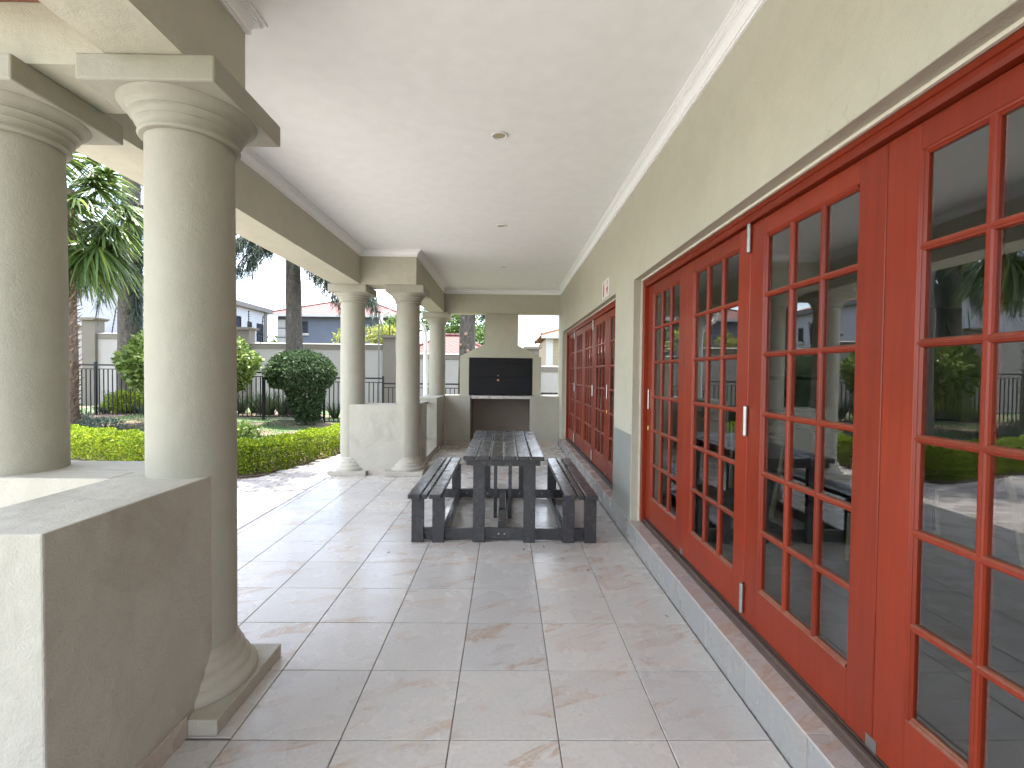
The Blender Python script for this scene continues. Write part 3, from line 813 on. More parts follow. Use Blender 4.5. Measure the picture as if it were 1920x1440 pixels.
pave_poly = [(-16, -9), (-1.6, -9), (-1.6, 1.94), (-2.418, 2.0), (-2.418, 6.73), (-1.66, 6.95), (-1.66, 9.6), (-2.62, 9.6), (-3.02, 8.45), (-3.47, 6.55), (-3.72, 6.38), (-16, 11.2)]
paving = struct(MB().prism(pave_poly, -0.058, -0.050, 'z').build('paving', M['paving_far']))
def inside(x, y, poly):
    c = False
    for i in range(len(poly)):
        (x1, y1), (x2, y2) = poly[i], poly[i-1]
        if (y1 > y) != (y2 > y) and x < (x2-x1)*(y-y1)/(y2-y1)+x1: c = not c
    return c
cells = []
for j in range(0, 66):
    for i in range(0, 12):
        x0 = -4.1+i*0.21+(0.105 if j % 2 else 0)
        y0 = 3.6+j*0.105
        if all(inside(a, b, pave_poly) for a, b in ((x0, y0), (x0+0.205, y0), (x0, y0+0.1), (x0+0.205, y0+0.1))):
            cells.append((x0, y0))
cells.sort(key=lambda q: math.hypot(q[0]+2.9, (q[1]-7.2)*0.8))
pm = box_mesh('paver', 0.2045, 0.0995, 0.024, M['paver'], 0.004)
for x0, y0 in cells[:290]:
    place('paver', pm, paving, (x0+0.105, y0+0.0525, -0.0495+random.uniform(-0.0015, 0.0015)))
rest = MB()
for j in range(0, 29):
    y0 = 3.6+j*0.105; xa = -4.1+(0.105 if j % 2 else 0)
    xa += 0.21*math.floor((-2.4225-xa)/0.21)
    if y0 < 6.6 and 0.02 < -2.4225-xa < 0.203: rest.box(xa+0.003, -2.4225, y0+0.003, y0+0.1025, -0.0495, -0.026)
for x0, y0 in cells[290:]:
    rest.box(x0+0.003, x0+0.207, y0+0.003, y0+0.1025, -0.0495, -0.026)
if rest.v: stuff(rest.build('paver_field', M['paver'], paving))

# ------------------------------------------------------------------ plants: generators
def unit(a): return a/np.maximum(np.linalg.norm(a, axis=1, keepdims=True), 1e-9)
def leaves(P, N, size, aspect=0.5, wild=0.8):
    """one rhombic leaf per point, growing roughly along N"""
    n = len(P)
    ax = unit(np.asarray(N)*(1-wild*0.5) + rng.normal(size=(n, 3))*wild*0.6)
    sd = unit(np.cross(ax, rng.normal(size=(n, 3))))
    nr = np.cross(ax, sd)
    L = rng.uniform(size*0.65, size*1.35, (n, 1)); w = L*aspect*0.5
    v = np.stack([P, P+ax*L*0.5+sd*w+nr*L*0.08, P+ax*L-nr*L*0.10, P+ax*L*0.5-sd*w+nr*L*0.08], 1).reshape(-1, 3)
    f = np.arange(4*n).reshape(n, 4)
    return v, f
def strands(P, D, length, width, droop=0.5, seg=3):
    """tapered drooping ribbons"""
    n = len(P); D = unit(np.asarray(D, float))
    L = np.asarray(length).reshape(-1, 1)*np.ones((n, 1)); Wd = np.asarray(width).reshape(-1, 1)*np.ones((n, 1))
    sd = unit(np.cross(D, np.array([0, 0, 1.0])+rng.normal(size=(n, 3))*0.6))
    vs_, fs_ = [], []
    for k in range(seg+1):
        t_ = k/seg
        c = P + D*L*t_ + np.array([0, 0, -1.0])*L*droop*t_*t_
        ww = Wd*0.5*(1-0.85*t_)*(0.55+0.45*min(1, t_*4))
        vs_ += [c-sd*ww, c+sd*ww]
    V = np.stack(vs_, 1)                       # n, 2(seg+1), 3
    base = (np.arange(n)*2*(seg+1))[:, None]
    F = np.concatenate([base+np.array([[2*k, 2*k+1, 2*k+3, 2*k+2]]) for k in range(seg)], 0)
    return V.reshape(-1, 3), F
def merge(parts):
    V, F, o = [], [], 0
    for v, f in parts:
        V.append(v); F.append(np.asarray(f)+o); o += len(v)
    return np.concatenate(V), np.concatenate(F)
def blob_points(c, rad, n, shell=0.55, lump=0.12, flat=None):
    d = unit(rng.normal(size=(n, 3)))
    k = 1 - (1-shell)*rng.random((n, 1))**1.7
    lm = 1 + lump*(np.sin(d[:, :1]*7+c[0])*np.sin(d[:, 1:2]*6+c[1]*2)+np.sin(d[:, 2:3]*8+c[0]*3)*0.6)
    P = d*k*lm*np.array(rad)
    if flat is not None: P[:, 2] = np.maximum(P[:, 2], flat*rad[2])
    return P+np.array(c), d

# low clipped hedge, bent round the corner of the bed
spine = np.array([(-10.6, 9.43), (-7.8, 8.35), (-5.8, 7.58), (-4.25, 6.975), (-4.0, 6.89), (-3.84, 6.885), (-3.72, 6.95), (-3.64, 7.08), (-3.58, 7.32), (-3.28, 8.57), (-3.02, 9.7), (-2.8, 10.6)])
seglen = np.linalg.norm(np.diff(spine, axis=0), axis=1); cum = np.concatenate([[0], np.cumsum(seglen)])
def hedge_pts(n):
    s = rng.random(n)*cum[-1]
    nc = n//14; s[:nc] = rng.uniform(cum[3], cum[8], nc)
    k = np.clip(np.searchsorted(cum, s)-1, 0, len(seglen)-1)
    f = ((s-cum[k])/seglen[k])[:, None]
    c = spine[k]*(1-f)+spine[k+1]*f
    tgs = np.diff(spine, axis=0)/seglen[:, None]
    tv_ = np.concatenate([tgs[:1], tgs[:-1]+tgs[1:], tgs[-1:]]); tv_ = tv_/np.linalg.norm(tv_, axis=1, keepdims=True)
    tg = tv_[k]*(1-f)+tv_[k+1]*f; tg = tg/np.linalg.norm(tg, axis=1, keepdims=True)
    nr = np.stack([-tg[:, 1], tg[:, 0]], 1)
    th = rng.random(n)
    # perimeter: side, top, side of a rounded box
    u = np.where(th < 0.3, -1.0, np.where(th < 0.72, (th-0.3)/0.42*2-1, 1.0))
    z = np.where(th < 0.3, th/0.3, np.where(th < 0.72, 1.0, (1-th)/0.28))
    z = 0.04+0.96*z
    shrink = 1-0.55*rng.random(n)**2.6
    wob = 1+0.06*np.sin(s*5.1)+0.05*np.sin(s*11.7+1)
    off = u*0.30*shrink*wob*(1-0.10*(z > 0.9))
    zz = z*0.43*np.where(th >= 0.3, np.where(th < 0.72, shrink*0.35+0.65, 1), 1)*(1+0.045*np.sin(s*7.3)+0.03*np.sin(s*17))
    P = np.concatenate([c+nr*off[:, None], (zz-0.05)[:, None]], 1)
    N = np.concatenate([nr*u[:, None]*np.where((th < 0.3) | (th > 0.72), 1, 0.25)[:, None], np.where((th < 0.3) | (th > 0.72), 0.5, 1.0)[:, None]], 1)
    return P, N
hd = thing('hedge', 'low clipped yellow-green hedge bending round the lawn corner', 'hedge', (-3.76, 6.84, -0.06))
P_, N_ = hedge_pts(88000)
np_mesh('foliage', *leaves(P_, N_, 0.034, 0.55, 0.9), M['hedge_leaf'], hd, (-3.76, 6.84, -0.06))
st = MB()
for k in range(170):
    s = random.random()*cum[-1]; i = min(int(np.searchsorted(cum, s)), len(seglen))-1; i = max(i, 0)
    f = (s-cum[i])/seglen[i]; q = spine[i]*(1-f)+spine[i+1]*f
    q = q+np.array([random.uniform(-.14, .14), random.uniform(-.14, .14)])
    st.tube([(q[0], q[1], -0.08), (q[0]+random.uniform(-.05, .05), q[1]+random.uniform(-.05, .05), 0.15), (q[0]+random.uniform(-.1, .1), q[1]+random.uniform(-.1, .1), 0.30)], [0.009, 0.007, 0.004], 4, False)
stuff(st.build('stem', M['stem'], hd))
bed = MB()
bl, br = [], []
for i, q in enumerate(spine):
    tg = spine[min(i+1, len(spine)-1)]-spine[max(i-1, 0)]; tg = tg/np.linalg.norm(tg)
    nr = np.array([-tg[1], tg[0]])
    bl.append((q[0]+nr[0]*0.42, q[1]+nr[1]*0.42, -0.0455)); br.append((q[0]-nr[0]*0.36, q[1]-nr[1]*0.36, -0.0455))
bed.v = bl+br; nb = len(bl)
bed.f = [(i, i+1, nb+i+1, nb+i) for i in range(nb-1)]
struct(bed.build('hedge_bed', M['soil']))

# ------------------------------------------------------------------ garden fence
YFN = 13.9
fe = thing('garden_fence', 'black metal picket fence stepping down across the garden', 'fence', (-6, YFN, 0))
pk_cache = {}
for (x0, x1, zt, zb) in ((-14.2, -9.05, 1.60, 0.02), (-9.0, -5.43, 1.425, 0.04), (-5.38, -3.68, 1.285, -0.10), (-3.63, -1.4, 1.135, -0.25), (-1.35, 2.6, 0.89, -0.42)):
    MB().box(x0, x1, YFN-0.022, YFN+0.022, zt-0.045, zt).build('top_rail', M['black_metal'], fe)
    MB().box(x0, x1, YFN-0.016, YFN+0.016, zt-0.155, zt-0.13).build('mid_rail', M['black_metal'], fe)
    MB().box(x0, x1, YFN-0.016, YFN+0.016, zb+0.04, zb+0.07).build('bottom_rail', M['black_metal'], fe)
    np_ = int((x1-x0)/0.128)
    key = round(zt-zb, 2)
    if key not in pk_cache: pk_cache[key] = MB().box(-0.011, 0.011, -0.011, 0.011, 0, zt-0.156-zb-0.071).mesh('picket', M['black_metal'])
    for k in range(1, np_):
        place('picket', pk_cache[key], fe, (x0+(x1-x0)*k/np_, YFN, zb+0.0705))
    for x in (x0, (x0+x1)/2 if x1-x0 > 4 else x0, x1):
        if x == (x0+x1)/2 or x == x0 or x == x1:
            pass
for (x, zt, zb) in ((-12.12, 1.66, -0.05), (-9.025, 1.64, -0.1), (-7.2, 1.45, -0.1), (-5.405, 1.46, -0.2), (-3.655, 1.33, -0.4), (-1.375, 1.18, -0.5), (0.7, 0.93, -0.6)):
    MB().box(x-0.027, x+0.027, YFN-0.027, YFN+0.027, zb, zt).build('post', M['black_metal'], fe)
struct(MB().box(-14.5, -5.4, YFN-0.10, YFN+0.10, -0.12, 0.018).build('fence_kerb', M['bband']))

# ------------------------------------------------------------------ boundary wall with piers
YB = 18.0
SEG = [(-27.0, -16.1, 3.12, 'far left stretch of the pale boundary wall, highest of its steps'),
       (-15.6, -10.4, 2.81, 'stretch of pale boundary wall behind the dark left tree trunk'),
       (-9.8, -4.72, 2.50, 'long stretch of pale boundary wall behind the clipped topiary'),
       (-4.25, 0.74, 2.16, 'stretch of pale boundary wall seen past the barbecue chimney left side'),
       (1.30, 7.5, 1.72, 'lowest stretch of pale boundary wall right of the barbecue')]
for x0, x1, zt, lab in SEG:
    bw = thing('boundary_wall', lab, 'wall', ((x0+x1)/2, YB, -0.5), 'boundary wall stretches')
    MB().box(x0+0.0005, x1-0.0005, YB, YB+0.2, -0.9, zt-0.2).build('panel', M['bwall'], bw)
    MB().box(x0+0.0005, x1-0.0005, YB-0.03, YB+0.23, zt-0.1995, zt-0.012).build('band', M['bband'], bw, bev=0.006)
    MB().prism([(YB-0.045, zt-0.0115), (YB+0.245, zt-0.0115), (YB+0.245, zt+0.004), (YB+0.1, zt+0.035), (YB-0.045, zt+0.004)], x0+0.0005, x1-0.0005, 'x').build('coping', M['bwall'], bw)
for x0, x1, zt, lab in ((-16.1, -15.6, 3.30, 'tall taupe boundary pier by the palm trunk'), (-10.4, -9.8, 3.0, 'taupe boundary pier beside the nearest column'),
                        (-4.72, -4.25, 2.76, 'taupe boundary pier seen between the far columns'), (0.78, 1.26, 2.38, 'taupe boundary pier right of the barbecue chimney')):
    bp = thing('boundary_pier', lab, 'pier', ((x0+x1)/2, YB, -0.5), 'boundary wall piers')
    MB().box(x0, x1, YB-0.12, YB+0.32, -0.9, zt).build('pier_body', M['bband'], bp, bev=0.008)
    MB().prism([(x0-0.01, zt+0.0005), (x0-0.06, zt+0.03), (x0-0.11, zt+0.06), (x0-0.11, zt+0.10), (x1+0.11, zt+0.10), (x1+0.11, zt+0.06), (x1+0.06, zt+0.03), (x1+0.01, zt+0.0005)], YB-0.22, YB+0.42, 'y').build('pier_cap', M['bband'], bp)
def efence(x, z, dx, h, label):
    ep = thing('electric_fence_post', label, 'fence post', (x, YB+0.1, z), 'electric fence posts on the boundary wall')
    MB().tube([(x, YB+0.1, z), (x+dx, YB+0.05, z+h)], 0.016, 6).build('rod', M['black_metal'], ep)
    for k in range(6):
        f = 0.25+0.7*k/5
        px, pz = x+dx*f, z+h*f
        MB().tube([(px-0.01, YB+0.07, pz), (px+0.055, YB+0.07, pz-0.02)], [0.02, 0.012], 6).build('insulator', M['chair_black'], ep)
for a in ((-15.75, 3.40, 0.14, 0.66, 'black electric fence post on the pier by the palm'), (-15.15, 2.82, 0.22, 1.0, 'leaning electric fence post left of the dark tree trunk'),
          (-9.93, 3.10, 0.02, 0.66, 'upright electric fence post on the pier beside the nearest column'), (-9.5, 2.52, 0.15, 1.05, 'leaning electric fence post before the white house'),
          (-4.52, 2.86, 0.0, 0.62, 'electric fence post on the pier between the far columns'), (1.12, 2.48, -0.03, 0.5, 'electric fence post on the pier right of the chimney')):
    efence(*a)

# ------------------------------------------------------------------ security camera pole
sp = thing('camera_pole', 'thin pole with security cameras behind the far columns', 'pole', (-4.52, 16.6, -0.2))
MB().tube([(-4.52, 16.6, -0.3), (-4.52, 16.6, 3.55)], 0.028, 8).build('pole', M['taupe'], sp, smooth=50)
MB().box(-4.49, -4.38, 16.5, 16.6, 3.15, 3.48).build('junction_box', M['white_paint'], sp, bev=0.01)
MB().tube([(-4.60, 16.52, 3.60), (-4.46, 16.58, 3.55)], 0.045, 8).build('camera_head', M['chair_black'], sp)
MB().tube([(-4.10, 16.45, 3.60), (-4.22, 16.55, 3.55), (-4.5, 16.6, 3.45)], [0.05, 0.045, 0.012], 8).build('camera_head', M['white_paint'], sp)

# ------------------------------------------------------------------ trees
def jitter_trunk(pts, rads, seg=14, amp=0.10):
    mb_ = MB()
    P2, R2 = [], []
    for i in range(len(pts)-1):
        for k in range(6):
            f = k/6
            P2.append(Vector(pts[i]).lerp(Vector(pts[i+1]), f)); R2.append(rads[i]*(1-f)+rads[i+1]*f)
    P2.append(Vector(pts[-1])); R2.append(rads[-1])
    mb_.tube(P2, R2, seg, True)
    v = []
    for i, q in enumerate(mb_.v):
        ring = i//seg
        c = P2[min(ring, len(P2)-1)]
        k = 1+amp*(math.sin(i % seg*2.1+ring*0.35)*0.5+random.uniform(-0.5, 0.5))
        v.append((c.x+(q[0]-c.x)*k, c.y+(q[1]-c.y)*k, q[2]))
    mb_.v = v
    return mb_
def conifer(x, y, h, r, label, low, n_high=14, lean=(0, 0), knots=()):
    z0 = float(gz(x, y))
    tr_ = thing('conifer_tree', label, 'tree', (x, y, z0))
    pts = [(x, y, z0-0.1), (x+lean[0]*0.05, y, z0+0.35), (x+lean[0]*0.25, y+lean[1]*0.25, z0+h*0.3), (x+lean[0]*0.6, y+lean[1]*0.6, z0+h*0.65), (x+lean[0], y+lean[1], z0+h)]
    tk = jitter_trunk(pts, [r*1.7, r*1.15, r, r*0.72, r*0.18]).build('trunk', M['bark'], tr_, smooth=60)
    br_ = MB(); parts_ = []
    def at_trunk(z):
        f = (z-z0)/h
        return np.array([x+lean[0]*f, y+lean[1]*f, z])
    bl_ = [(at_trunk(a), np.array(e)) for a, e in low]
    for k in range(n_high):
        zz = z0+h*(0.42+0.55*(k+random.random())/n_high)
        a = k*2.4+random.uniform(-.4, .4); L = random.uniform(1.8, 3.4)*(1.15-0.6*(zz-z0)/h)
        b = at_trunk(zz)
        bl_.append((b, b+np.array([math.cos(a)*L, math.sin(a)*L, -random.uniform(0.1, 0.9)])))
    for ib, (a, e) in enumerate(bl_):
        dense = ib < len(low)
        L = np.linalg.norm(e-a); mid = (a+e)/2+np.array([0, 0, 0.10*L])
        cv = [a*(1-t_)**2+2*mid*t_*(1-t_)+e*t_*t_ for t_ in np.linspace(0, 1, 8)]
        br_.tube(cv, list(np.linspace(0.055, 0.012, 8)*min(1.3, L/2.4)), 5, False)
        n_tw = int(L*(17 if dense else 9))
        for k in range(n_tw):
            t_ = 0.15+0.85*(k+rng.random())/n_tw
            q = a*(1-t_)**2+2*mid*t_*(1-t_)+e*t_*t_
            ax = (e-a)/L; sd = np.cross(ax, [0, 0, 1.0])
            tw = sd*rng.uniform(-0.5, 0.5)+ax*rng.uniform(0.0, 0.4)+np.array([0, 0, rng.uniform(-0.75, -0.02)])
            n_s = 20 if dense else 13
            f = rng.random((n_s, 1))
            P0 = q+tw*f
            D0 = tw/np.linalg.norm(tw)*0.45+rng.normal(size=(n_s, 3))*0.36+np.array([0, 0, -0.32])
            parts_.append(strands(P0, D0, rng.uniform(0.16, 0.46, n_s), rng.uniform(0.016, 0.032, n_s), 0.22, 2))
    stuff(br_.build('branches', M['bark'], tr_))
    V, F = merge(parts_)
    np_mesh('crown', V, F, M['needle'], tr_, (x, y, z0))
    for (kx, kz, kr) in knots:
        MB().tube([(x+kx, y-r*0.75, kz), (x+kx*1.1, y-r*1.15, kz+0.03)], [kr*1.2, kr], 8).build('branch_stump', M['stub'], tr_)
    return tr_
conifer(-7.10, 15.8, 13.0, 0.235, 'tall conifer whose straight trunk rises behind the round topiary',
        [(6.6, (-9.6, 15.0, 4.75)), (6.9, (-8.6, 15.0, 4.75)), (6.8, (-8.3, 15.2, 5.0)), (6.6, (-7.9, 14.8, 5.3)), (7.0, (-8.9, 14.6, 4.9)), (6.6, (-6.0, 15.0, 4.6)), (6.5, (-5.7, 15.0, 4.25)), (6.4, (-5.35, 15.2, 4.0)), (6.3, (-4.2, 15.0, 3.75)), (6.6, (-4.3, 15.2, 4.1)), (6.2, (-6.2, 14.6, 5.0)), (6.0, (-4.9, 16.3, 4.3)), (7.4, (-9.3, 15.6, 5.6))], 14, (-0.25, 0))
conifer(-12.15, 15.2, 13.5, 0.30, 'thick dark conifer trunk standing between the two nearest columns',
        [(5.9, (-13.6, 14.6, 4.0)), (6.1, (-12.9, 15.0, 4.1)), (5.6, (-11.6, 14.8, 3.3)), (6.2, (-12.4, 14.7, 4.5)), (6.0, (-11.3, 15.0, 4.2)), (5.4, (-11.8, 15.1, 3.5)), (6.3, (-10.5, 14.8, 5.2)), (6.6, (-14.3, 15, 5.2)), (6.8, (-9.8, 14.2, 5.6))], 14, (0.2, 0))
conifer(-1.36, 15.4, 12.0, 0.245, 'conifer trunk with knots seen left of the barbecue chimney',
        [(5.4, (-2.6, 15.1, 4.0)), (5.4, (-0.7, 15.2, 3.6)), (5.8, (-2.1, 14.6, 4.4))], 12, (0.3, 0), ((0.05, 2.7, 0.06), (-0.12, 2.35, 0.05), (0.10, 2.15, 0.05)))

conifer(-5.95, 9.35, 12.5, 0.22, 'conifer hidden behind the nearest column, shading the path',
        [(8.2, (-4.2, 8.0, 7.0)), (8.6, (-3.9, 7.2, 7.4)), (8.0, (-4.6, 7.0, 7.2)), (9.0, (-4.0, 8.5, 7.9)), (8.4, (-3.5, 7.8, 7.0)), (9.3, (-3.4, 8.3, 7.9)), (8.8, (-3.3, 7.3, 7.3)), (9.6, (-4.4, 7.5, 8.3)), (9.1, (-3.7, 9.1, 7.8)), (9.8, (-3.6, 7.9, 8.6))], 14, (0.3, 0))
# fan palm by the left column
px_, py_ = -10.25, 11.0
pz_ = float(gz(px_, py_))
pl = thing('fan_palm', 'shaggy-trunked fan palm behind the left columns', 'palm tree', (px_, py_, pz_))
jitter_trunk([(px_, py_, pz_-0.1), (px_+0.02, py_, 2.5), (px_+0.05, py_, 5.6)], [0.21, 0.165, 0.15], 14, 0.12).build('trunk', M['palm_bark'], pl, smooth=60)
sb = MB()
for k in range(520):
    z = pz_+0.05+(5.3)*k/520; a = k*2.39996+random.uniform(-.2, .2); rr = 0.185-0.008*z
    c, s = math.cos(a), math.sin(a); L = random.uniform(0.08, 0.24); w = random.uniform(0.03, 0.06)
    b0 = (px_+c*rr*0.8, py_+s*rr*0.8, z)
    tip = (px_+c*(rr+L*0.75)+random.uniform(-.03, .03), py_+s*(rr+L*0.75), z+L*random.uniform(0.2, 0.9))
    sb.add([(b0[0]-s*w, b0[1]+c*w, z), (b0[0]+s*w, b0[1]-c*w, z), (tip[0], tip[1], tip[2]), (b0[0], b0[1], z-0.05)], [(0, 1, 2), (1, 3, 2), (3, 0, 2)])
stuff(sb.build('leaf_stubs', M['stub'], pl))
fr_v = []
pet = MB()
for k in range(66):
    a = k*2.39996+0.3; el = R(62-128*((k % 22)/21.0)**0.85)
    o = np.array([px_+0.05, py_, 5.25+0.25*math.sin(el)])
    dr_ = np.array([math.cos(a)*math.cos(el), math.sin(a)*math.cos(el), math.sin(el)])
    Lp = random.uniform(0.7, 1.15)
    hub = o+dr_*Lp+np.array([0, 0, -0.12*Lp])
    pet.tube([o, (o+hub)/2+np.array([0, 0, 0.05]), hub], [0.018, 0.014, 0.010], 5, False)
    up = np.array([0, 0, 1.0]); sd = np.cross(dr_, up); sd /= max(np.linalg.norm(sd), 1e-6); nn = np.cross(sd, dr_)
    nbl = 30
    ang = np.linspace(-1.9, 1.9, nbl)+rng.normal(size=nbl)*0.03
    D0 = np.cos(ang)[:, None]*dr_+np.sin(ang)[:, None]*sd+nn*0.10+rng.normal(size=(nbl, 3))*0.04
    D0[:, 2] -= 0.15
    fr_v.append(strands(np.repeat(hub[None], nbl, 0), D0, rng.uniform(0.66, 1.0, nbl)*(0.8+0.2*np.cos(ang)), 0.085, 0.5, 4))
stuff(pet.build('petioles', M['palm'], pl))
np_mesh('crown', *merge(fr_v), M['palm'], pl, (px_, py_, pz_))

# clipped topiary by the fence
tx, ty = -5.72, 13.3
tz = float(gz(tx, ty))
tp = thing('topiary', 'dark green topiary clipped to a mushroom before the fence', 'topiary', (tx, ty, tz))
P1, N1 = blob_points((tx-0.12, ty, 1.40), (0.92, 0.9, 0.60), 15000, 0.72, 0.05, -0.62)
h_ = rng.random(5200); a_ = rng.random(5200)*2*np.pi; r_ = (0.28+0.30*h_**1.2)*(1-0.4*rng.random(5200)**2)
P2 = np.stack([tx+0.10*(1-h_)+np.cos(a_)*r_, ty+np.sin(a_)*r_, tz+0.10+h_*1.05], 1); N2 = np.stack([np.cos(a_), np.sin(a_), 0*a_+0.2], 1)
np_mesh('foliage', *leaves(np.concatenate([P1, P2]), np.concatenate([N1, N2]), 0.085, 0.42, 0.9), M['topiary_leaf'], tp, (tx, ty, tz))
tb_ = MB()
for k in range(5):
    a = k*1.3
    tb_.tube([(tx+0.05*math.cos(a), ty+0.05*math.sin(a), tz-0.05), (tx+0.08*math.cos(a), ty+0.08*math.sin(a), 0.5), (tx+0.4*math.cos(a), ty+0.4*math.sin(a), 1.35)], [0.04, 0.035, 0.012], 6, False)
stuff(tb_.build('stem', M['stem'], tp))

def bush(name, label, cat, c, rad, n, size, mat, stems=6, shell=0.6, lump=0.16, group=None, aspect=0.5):
    z0 = float(gz(c[0], c[1]))
    b_ = thing(name, label, cat, (c[0], c[1], z0), group)
    P, N = blob_points(c, rad, n, shell, lump)
    P[:, 2] = np.maximum(P[:, 2], z0+0.02)
    np_mesh('foliage', *leaves(P, N, size, aspect, 0.9), mat, b_, (c[0], c[1], z0))
    if stems:
        s_ = MB()
        for k in range(stems):
            a = k*6.283/stems+random.uniform(-.3, .3); q = 0.55
            s_.tube([(c[0]+0.05*math.cos(a), c[1]+0.05*math.sin(a), z0-0.05), (c[0]+0.2*rad[0]*math.cos(a), c[1]+0.2*rad[1]*math.sin(a), (z0+c[2])/2), (c[0]+q*rad[0]*math.cos(a), c[1]+q*rad[1]*math.sin(a), c[2]+random.uniform(-.2, .5)*rad[2])], [0.045*min(1, rad[0]), 0.035*min(1, rad[0]), 0.012], 5, False)
        stuff(s_.build('stem', M['stem'], b_))
    return b_
bush('garden_bush', 'big pale green leafy bush half hidden by the nearest column', 'bush', (-8.05, 12.0, 1.62), (1.58, 1.2, 0.80), 13000, 0.13, M['bush_leaf'], 7, 0.62, 0.08)
bush('clipped_ball', 'clipped yellow-green ball behind the left fence', 'bush', (-11.75, 14.6, 0.42), (0.55, 0.5, 0.38), 3600, 0.07, M['hedge_leaf'], 5)
bush('small_shrub', 'small light green shrub on the lawn behind the hedge', 'bush', (-5.25, 9.3, 0.16), (0.30, 0.28, 0.26), 700, 0.09, M['bush_leaf'], 4, 0.3)
for (x, y, z, rx, rz, n, lab) in ((-10.4, 11.3, 0.12, 0.55, 0.28, 1600, 'grey-green low shrub at the foot of the palm'), (-9.4, 10.9, 0.10, 0.5, 0.22, 1300, 'grey-green low shrub right of the palm foot')):
    bush('low_shrub', lab, 'bush', (x, y, z), (rx, 0.4, rz), n, 0.10, M['grey_leaf'], 3, 0.3, aspect=0.22, group='grey-green low shrubs')
bush('yellow_shrub', 'yellow-leaved shrub rising behind the wall between the far columns', 'bush', (-4.95, 18.9, 2.85), (0.72, 0.5, 0.55), 900, 0.15, M['yellow_leaf'], 6, 0.2, 0.3)
bush('golden_shrub', 'sparse golden shrub peeping past the left far column', 'bush', (-6.55, 18.9, 2.8), (0.4, 0.4, 0.35), 260, 0.15, M['yellow_leaf'], 4, 0.2, 0.3)
for c, rad, n, lab in (((-4.9, 41, 5.9), (2.6, 2.4, 1.5), 3600, 'round green tree far behind the red roof'), ((-2.1, 39, 4.1), (1.9, 1.8, 1.1), 2400, 'small green tree far behind beside the chimney'),
                       ((-22.5, 48, 3.4), (2.4, 2, 1.6), 2200, 'pale tree far away between the white and blue houses'), ((-6.8, 30, 4.0), (0.9, 0.8, 1.2), 1200, 'slim green tree beside the blue house corner')):
    bush('far_tree', lab, 'tree', c, rad, n, 0.30, M['far_leaf'], 5, 0.45, 0.22, 'trees far beyond the wall')

# strappy clumps along the fence
def strap_plant(x, y, h, n, label, mat='strap_leaf', wd=0.035, spread=0.55, group='strappy plants behind the fence'):
    z0 = float(gz(x, y))
    s_ = thing('strappy_plant', label, 'plant', (x, y, z0), group)
    a = rng.random(n)*2*np.pi; e = rng.uniform(0.1, spread, n)
    P = np.stack([x+np.cos(a)*0.10*rng.random(n), y+np.sin(a)*0.10*rng.random(n), np.full(n, z0-0.02)], 1)
    D = np.stack([np.cos(a)*e, np.sin(a)*e, np.ones(n)], 1)
    np_mesh('foliage', *strands(P, D, rng.uniform(0.6, 1.1, n)*h, wd, 0.22, 4), M[mat], s_, (x, y, z0))
    return s_
k = 0
ordn = ['first', 'second', 'third', 'fourth', 'fifth', 'sixth', 'seventh', 'eighth', 'ninth', 'tenth', 'eleventh', 'twelfth', 'thirteenth', 'fourteenth', 'fifteenth', 'sixteenth', 'seventeenth', 'eighteenth']
for i, x in enumerate(np.linspace(-9.9, -6.9, 10)):
    strap_plant(x+rng.uniform(-.12, .12), 15.3+rng.uniform(-.35, .6), rng.uniform(0.75, 1.05), 120, 'dark strappy plant left of the topiary, %s from the left' % ordn[i])
for i, x in enumerate(np.linspace(-5.6, -1.9, 10)):
    strap_plant(x+rng.uniform(-.15, .15), 15.2+rng.uniform(-.3, .6), rng.uniform(0.65, 0.9), 100, 'dark strappy plant right of the topiary, %s from the left' % ordn[i])
for i, x in enumerate(np.linspace(-13.6, -10.4, 6)):
    strap_plant(x+rng.uniform(-.15, .15), 16.2+rng.uniform(-.3, .5), rng.uniform(0.8, 1.1), 90, 'dark strappy plant around the thick trunk, %s from the left' % ordn[i])
for i, x in enumerate(np.linspace(-12.6, -10.0, 7)):
    strap_plant(x+rng.uniform(-.1, .1), 14.45+rng.uniform(-.15, .2), rng.uniform(0.35, 0.5), 90, 'short pale grassy clump behind the left fence, %s from the left' % ordn[i], 'grey_leaf', 0.025, 0.9)
strap_plant(1.32, 12.4, 1.6, 70, 'spiky plant peeping over the wall right of the barbecue', 'bush_leaf', 0.05, 0.35, None)

# lawn blades in the part of the lawn in view
n = 26000
xx = rng.uniform(-11.0, -3.0, n); yy = rng.uniform(7.4, 14.8, n)
keep = yy > np.interp(xx, spine[::-1, 0][::1] if False else np.array([-10.6, -7.8, -5.8, -3.98, -3.6, -3.28, -2.8]), np.array([9.43, 8.35, 7.58, 6.9, 7.2, 8.57, 10.6]))+0.4
nz = np.sin(xx*1.7+yy*0.9)+np.sin(xx*0.6-yy*1.4+2)
keep &= nz > -0.7
xx, yy = xx[keep], yy[keep]
Pg = np.stack([xx, yy, gz(xx, yy)-0.005], 1)
Dg = np.stack([rng.normal(size=len(xx))*0.45, rng.normal(size=len(xx))*0.45, np.ones(len(xx))], 1)
gr = stuff(np_mesh('lawn_grass', *strands(Pg, Dg, rng.uniform(0.035, 0.085, len(xx)), 0.014, 0.3, 2), M['grass']))
gr['label'] = 'short lawn grass in front of the fence'; gr['category'] = 'grass'

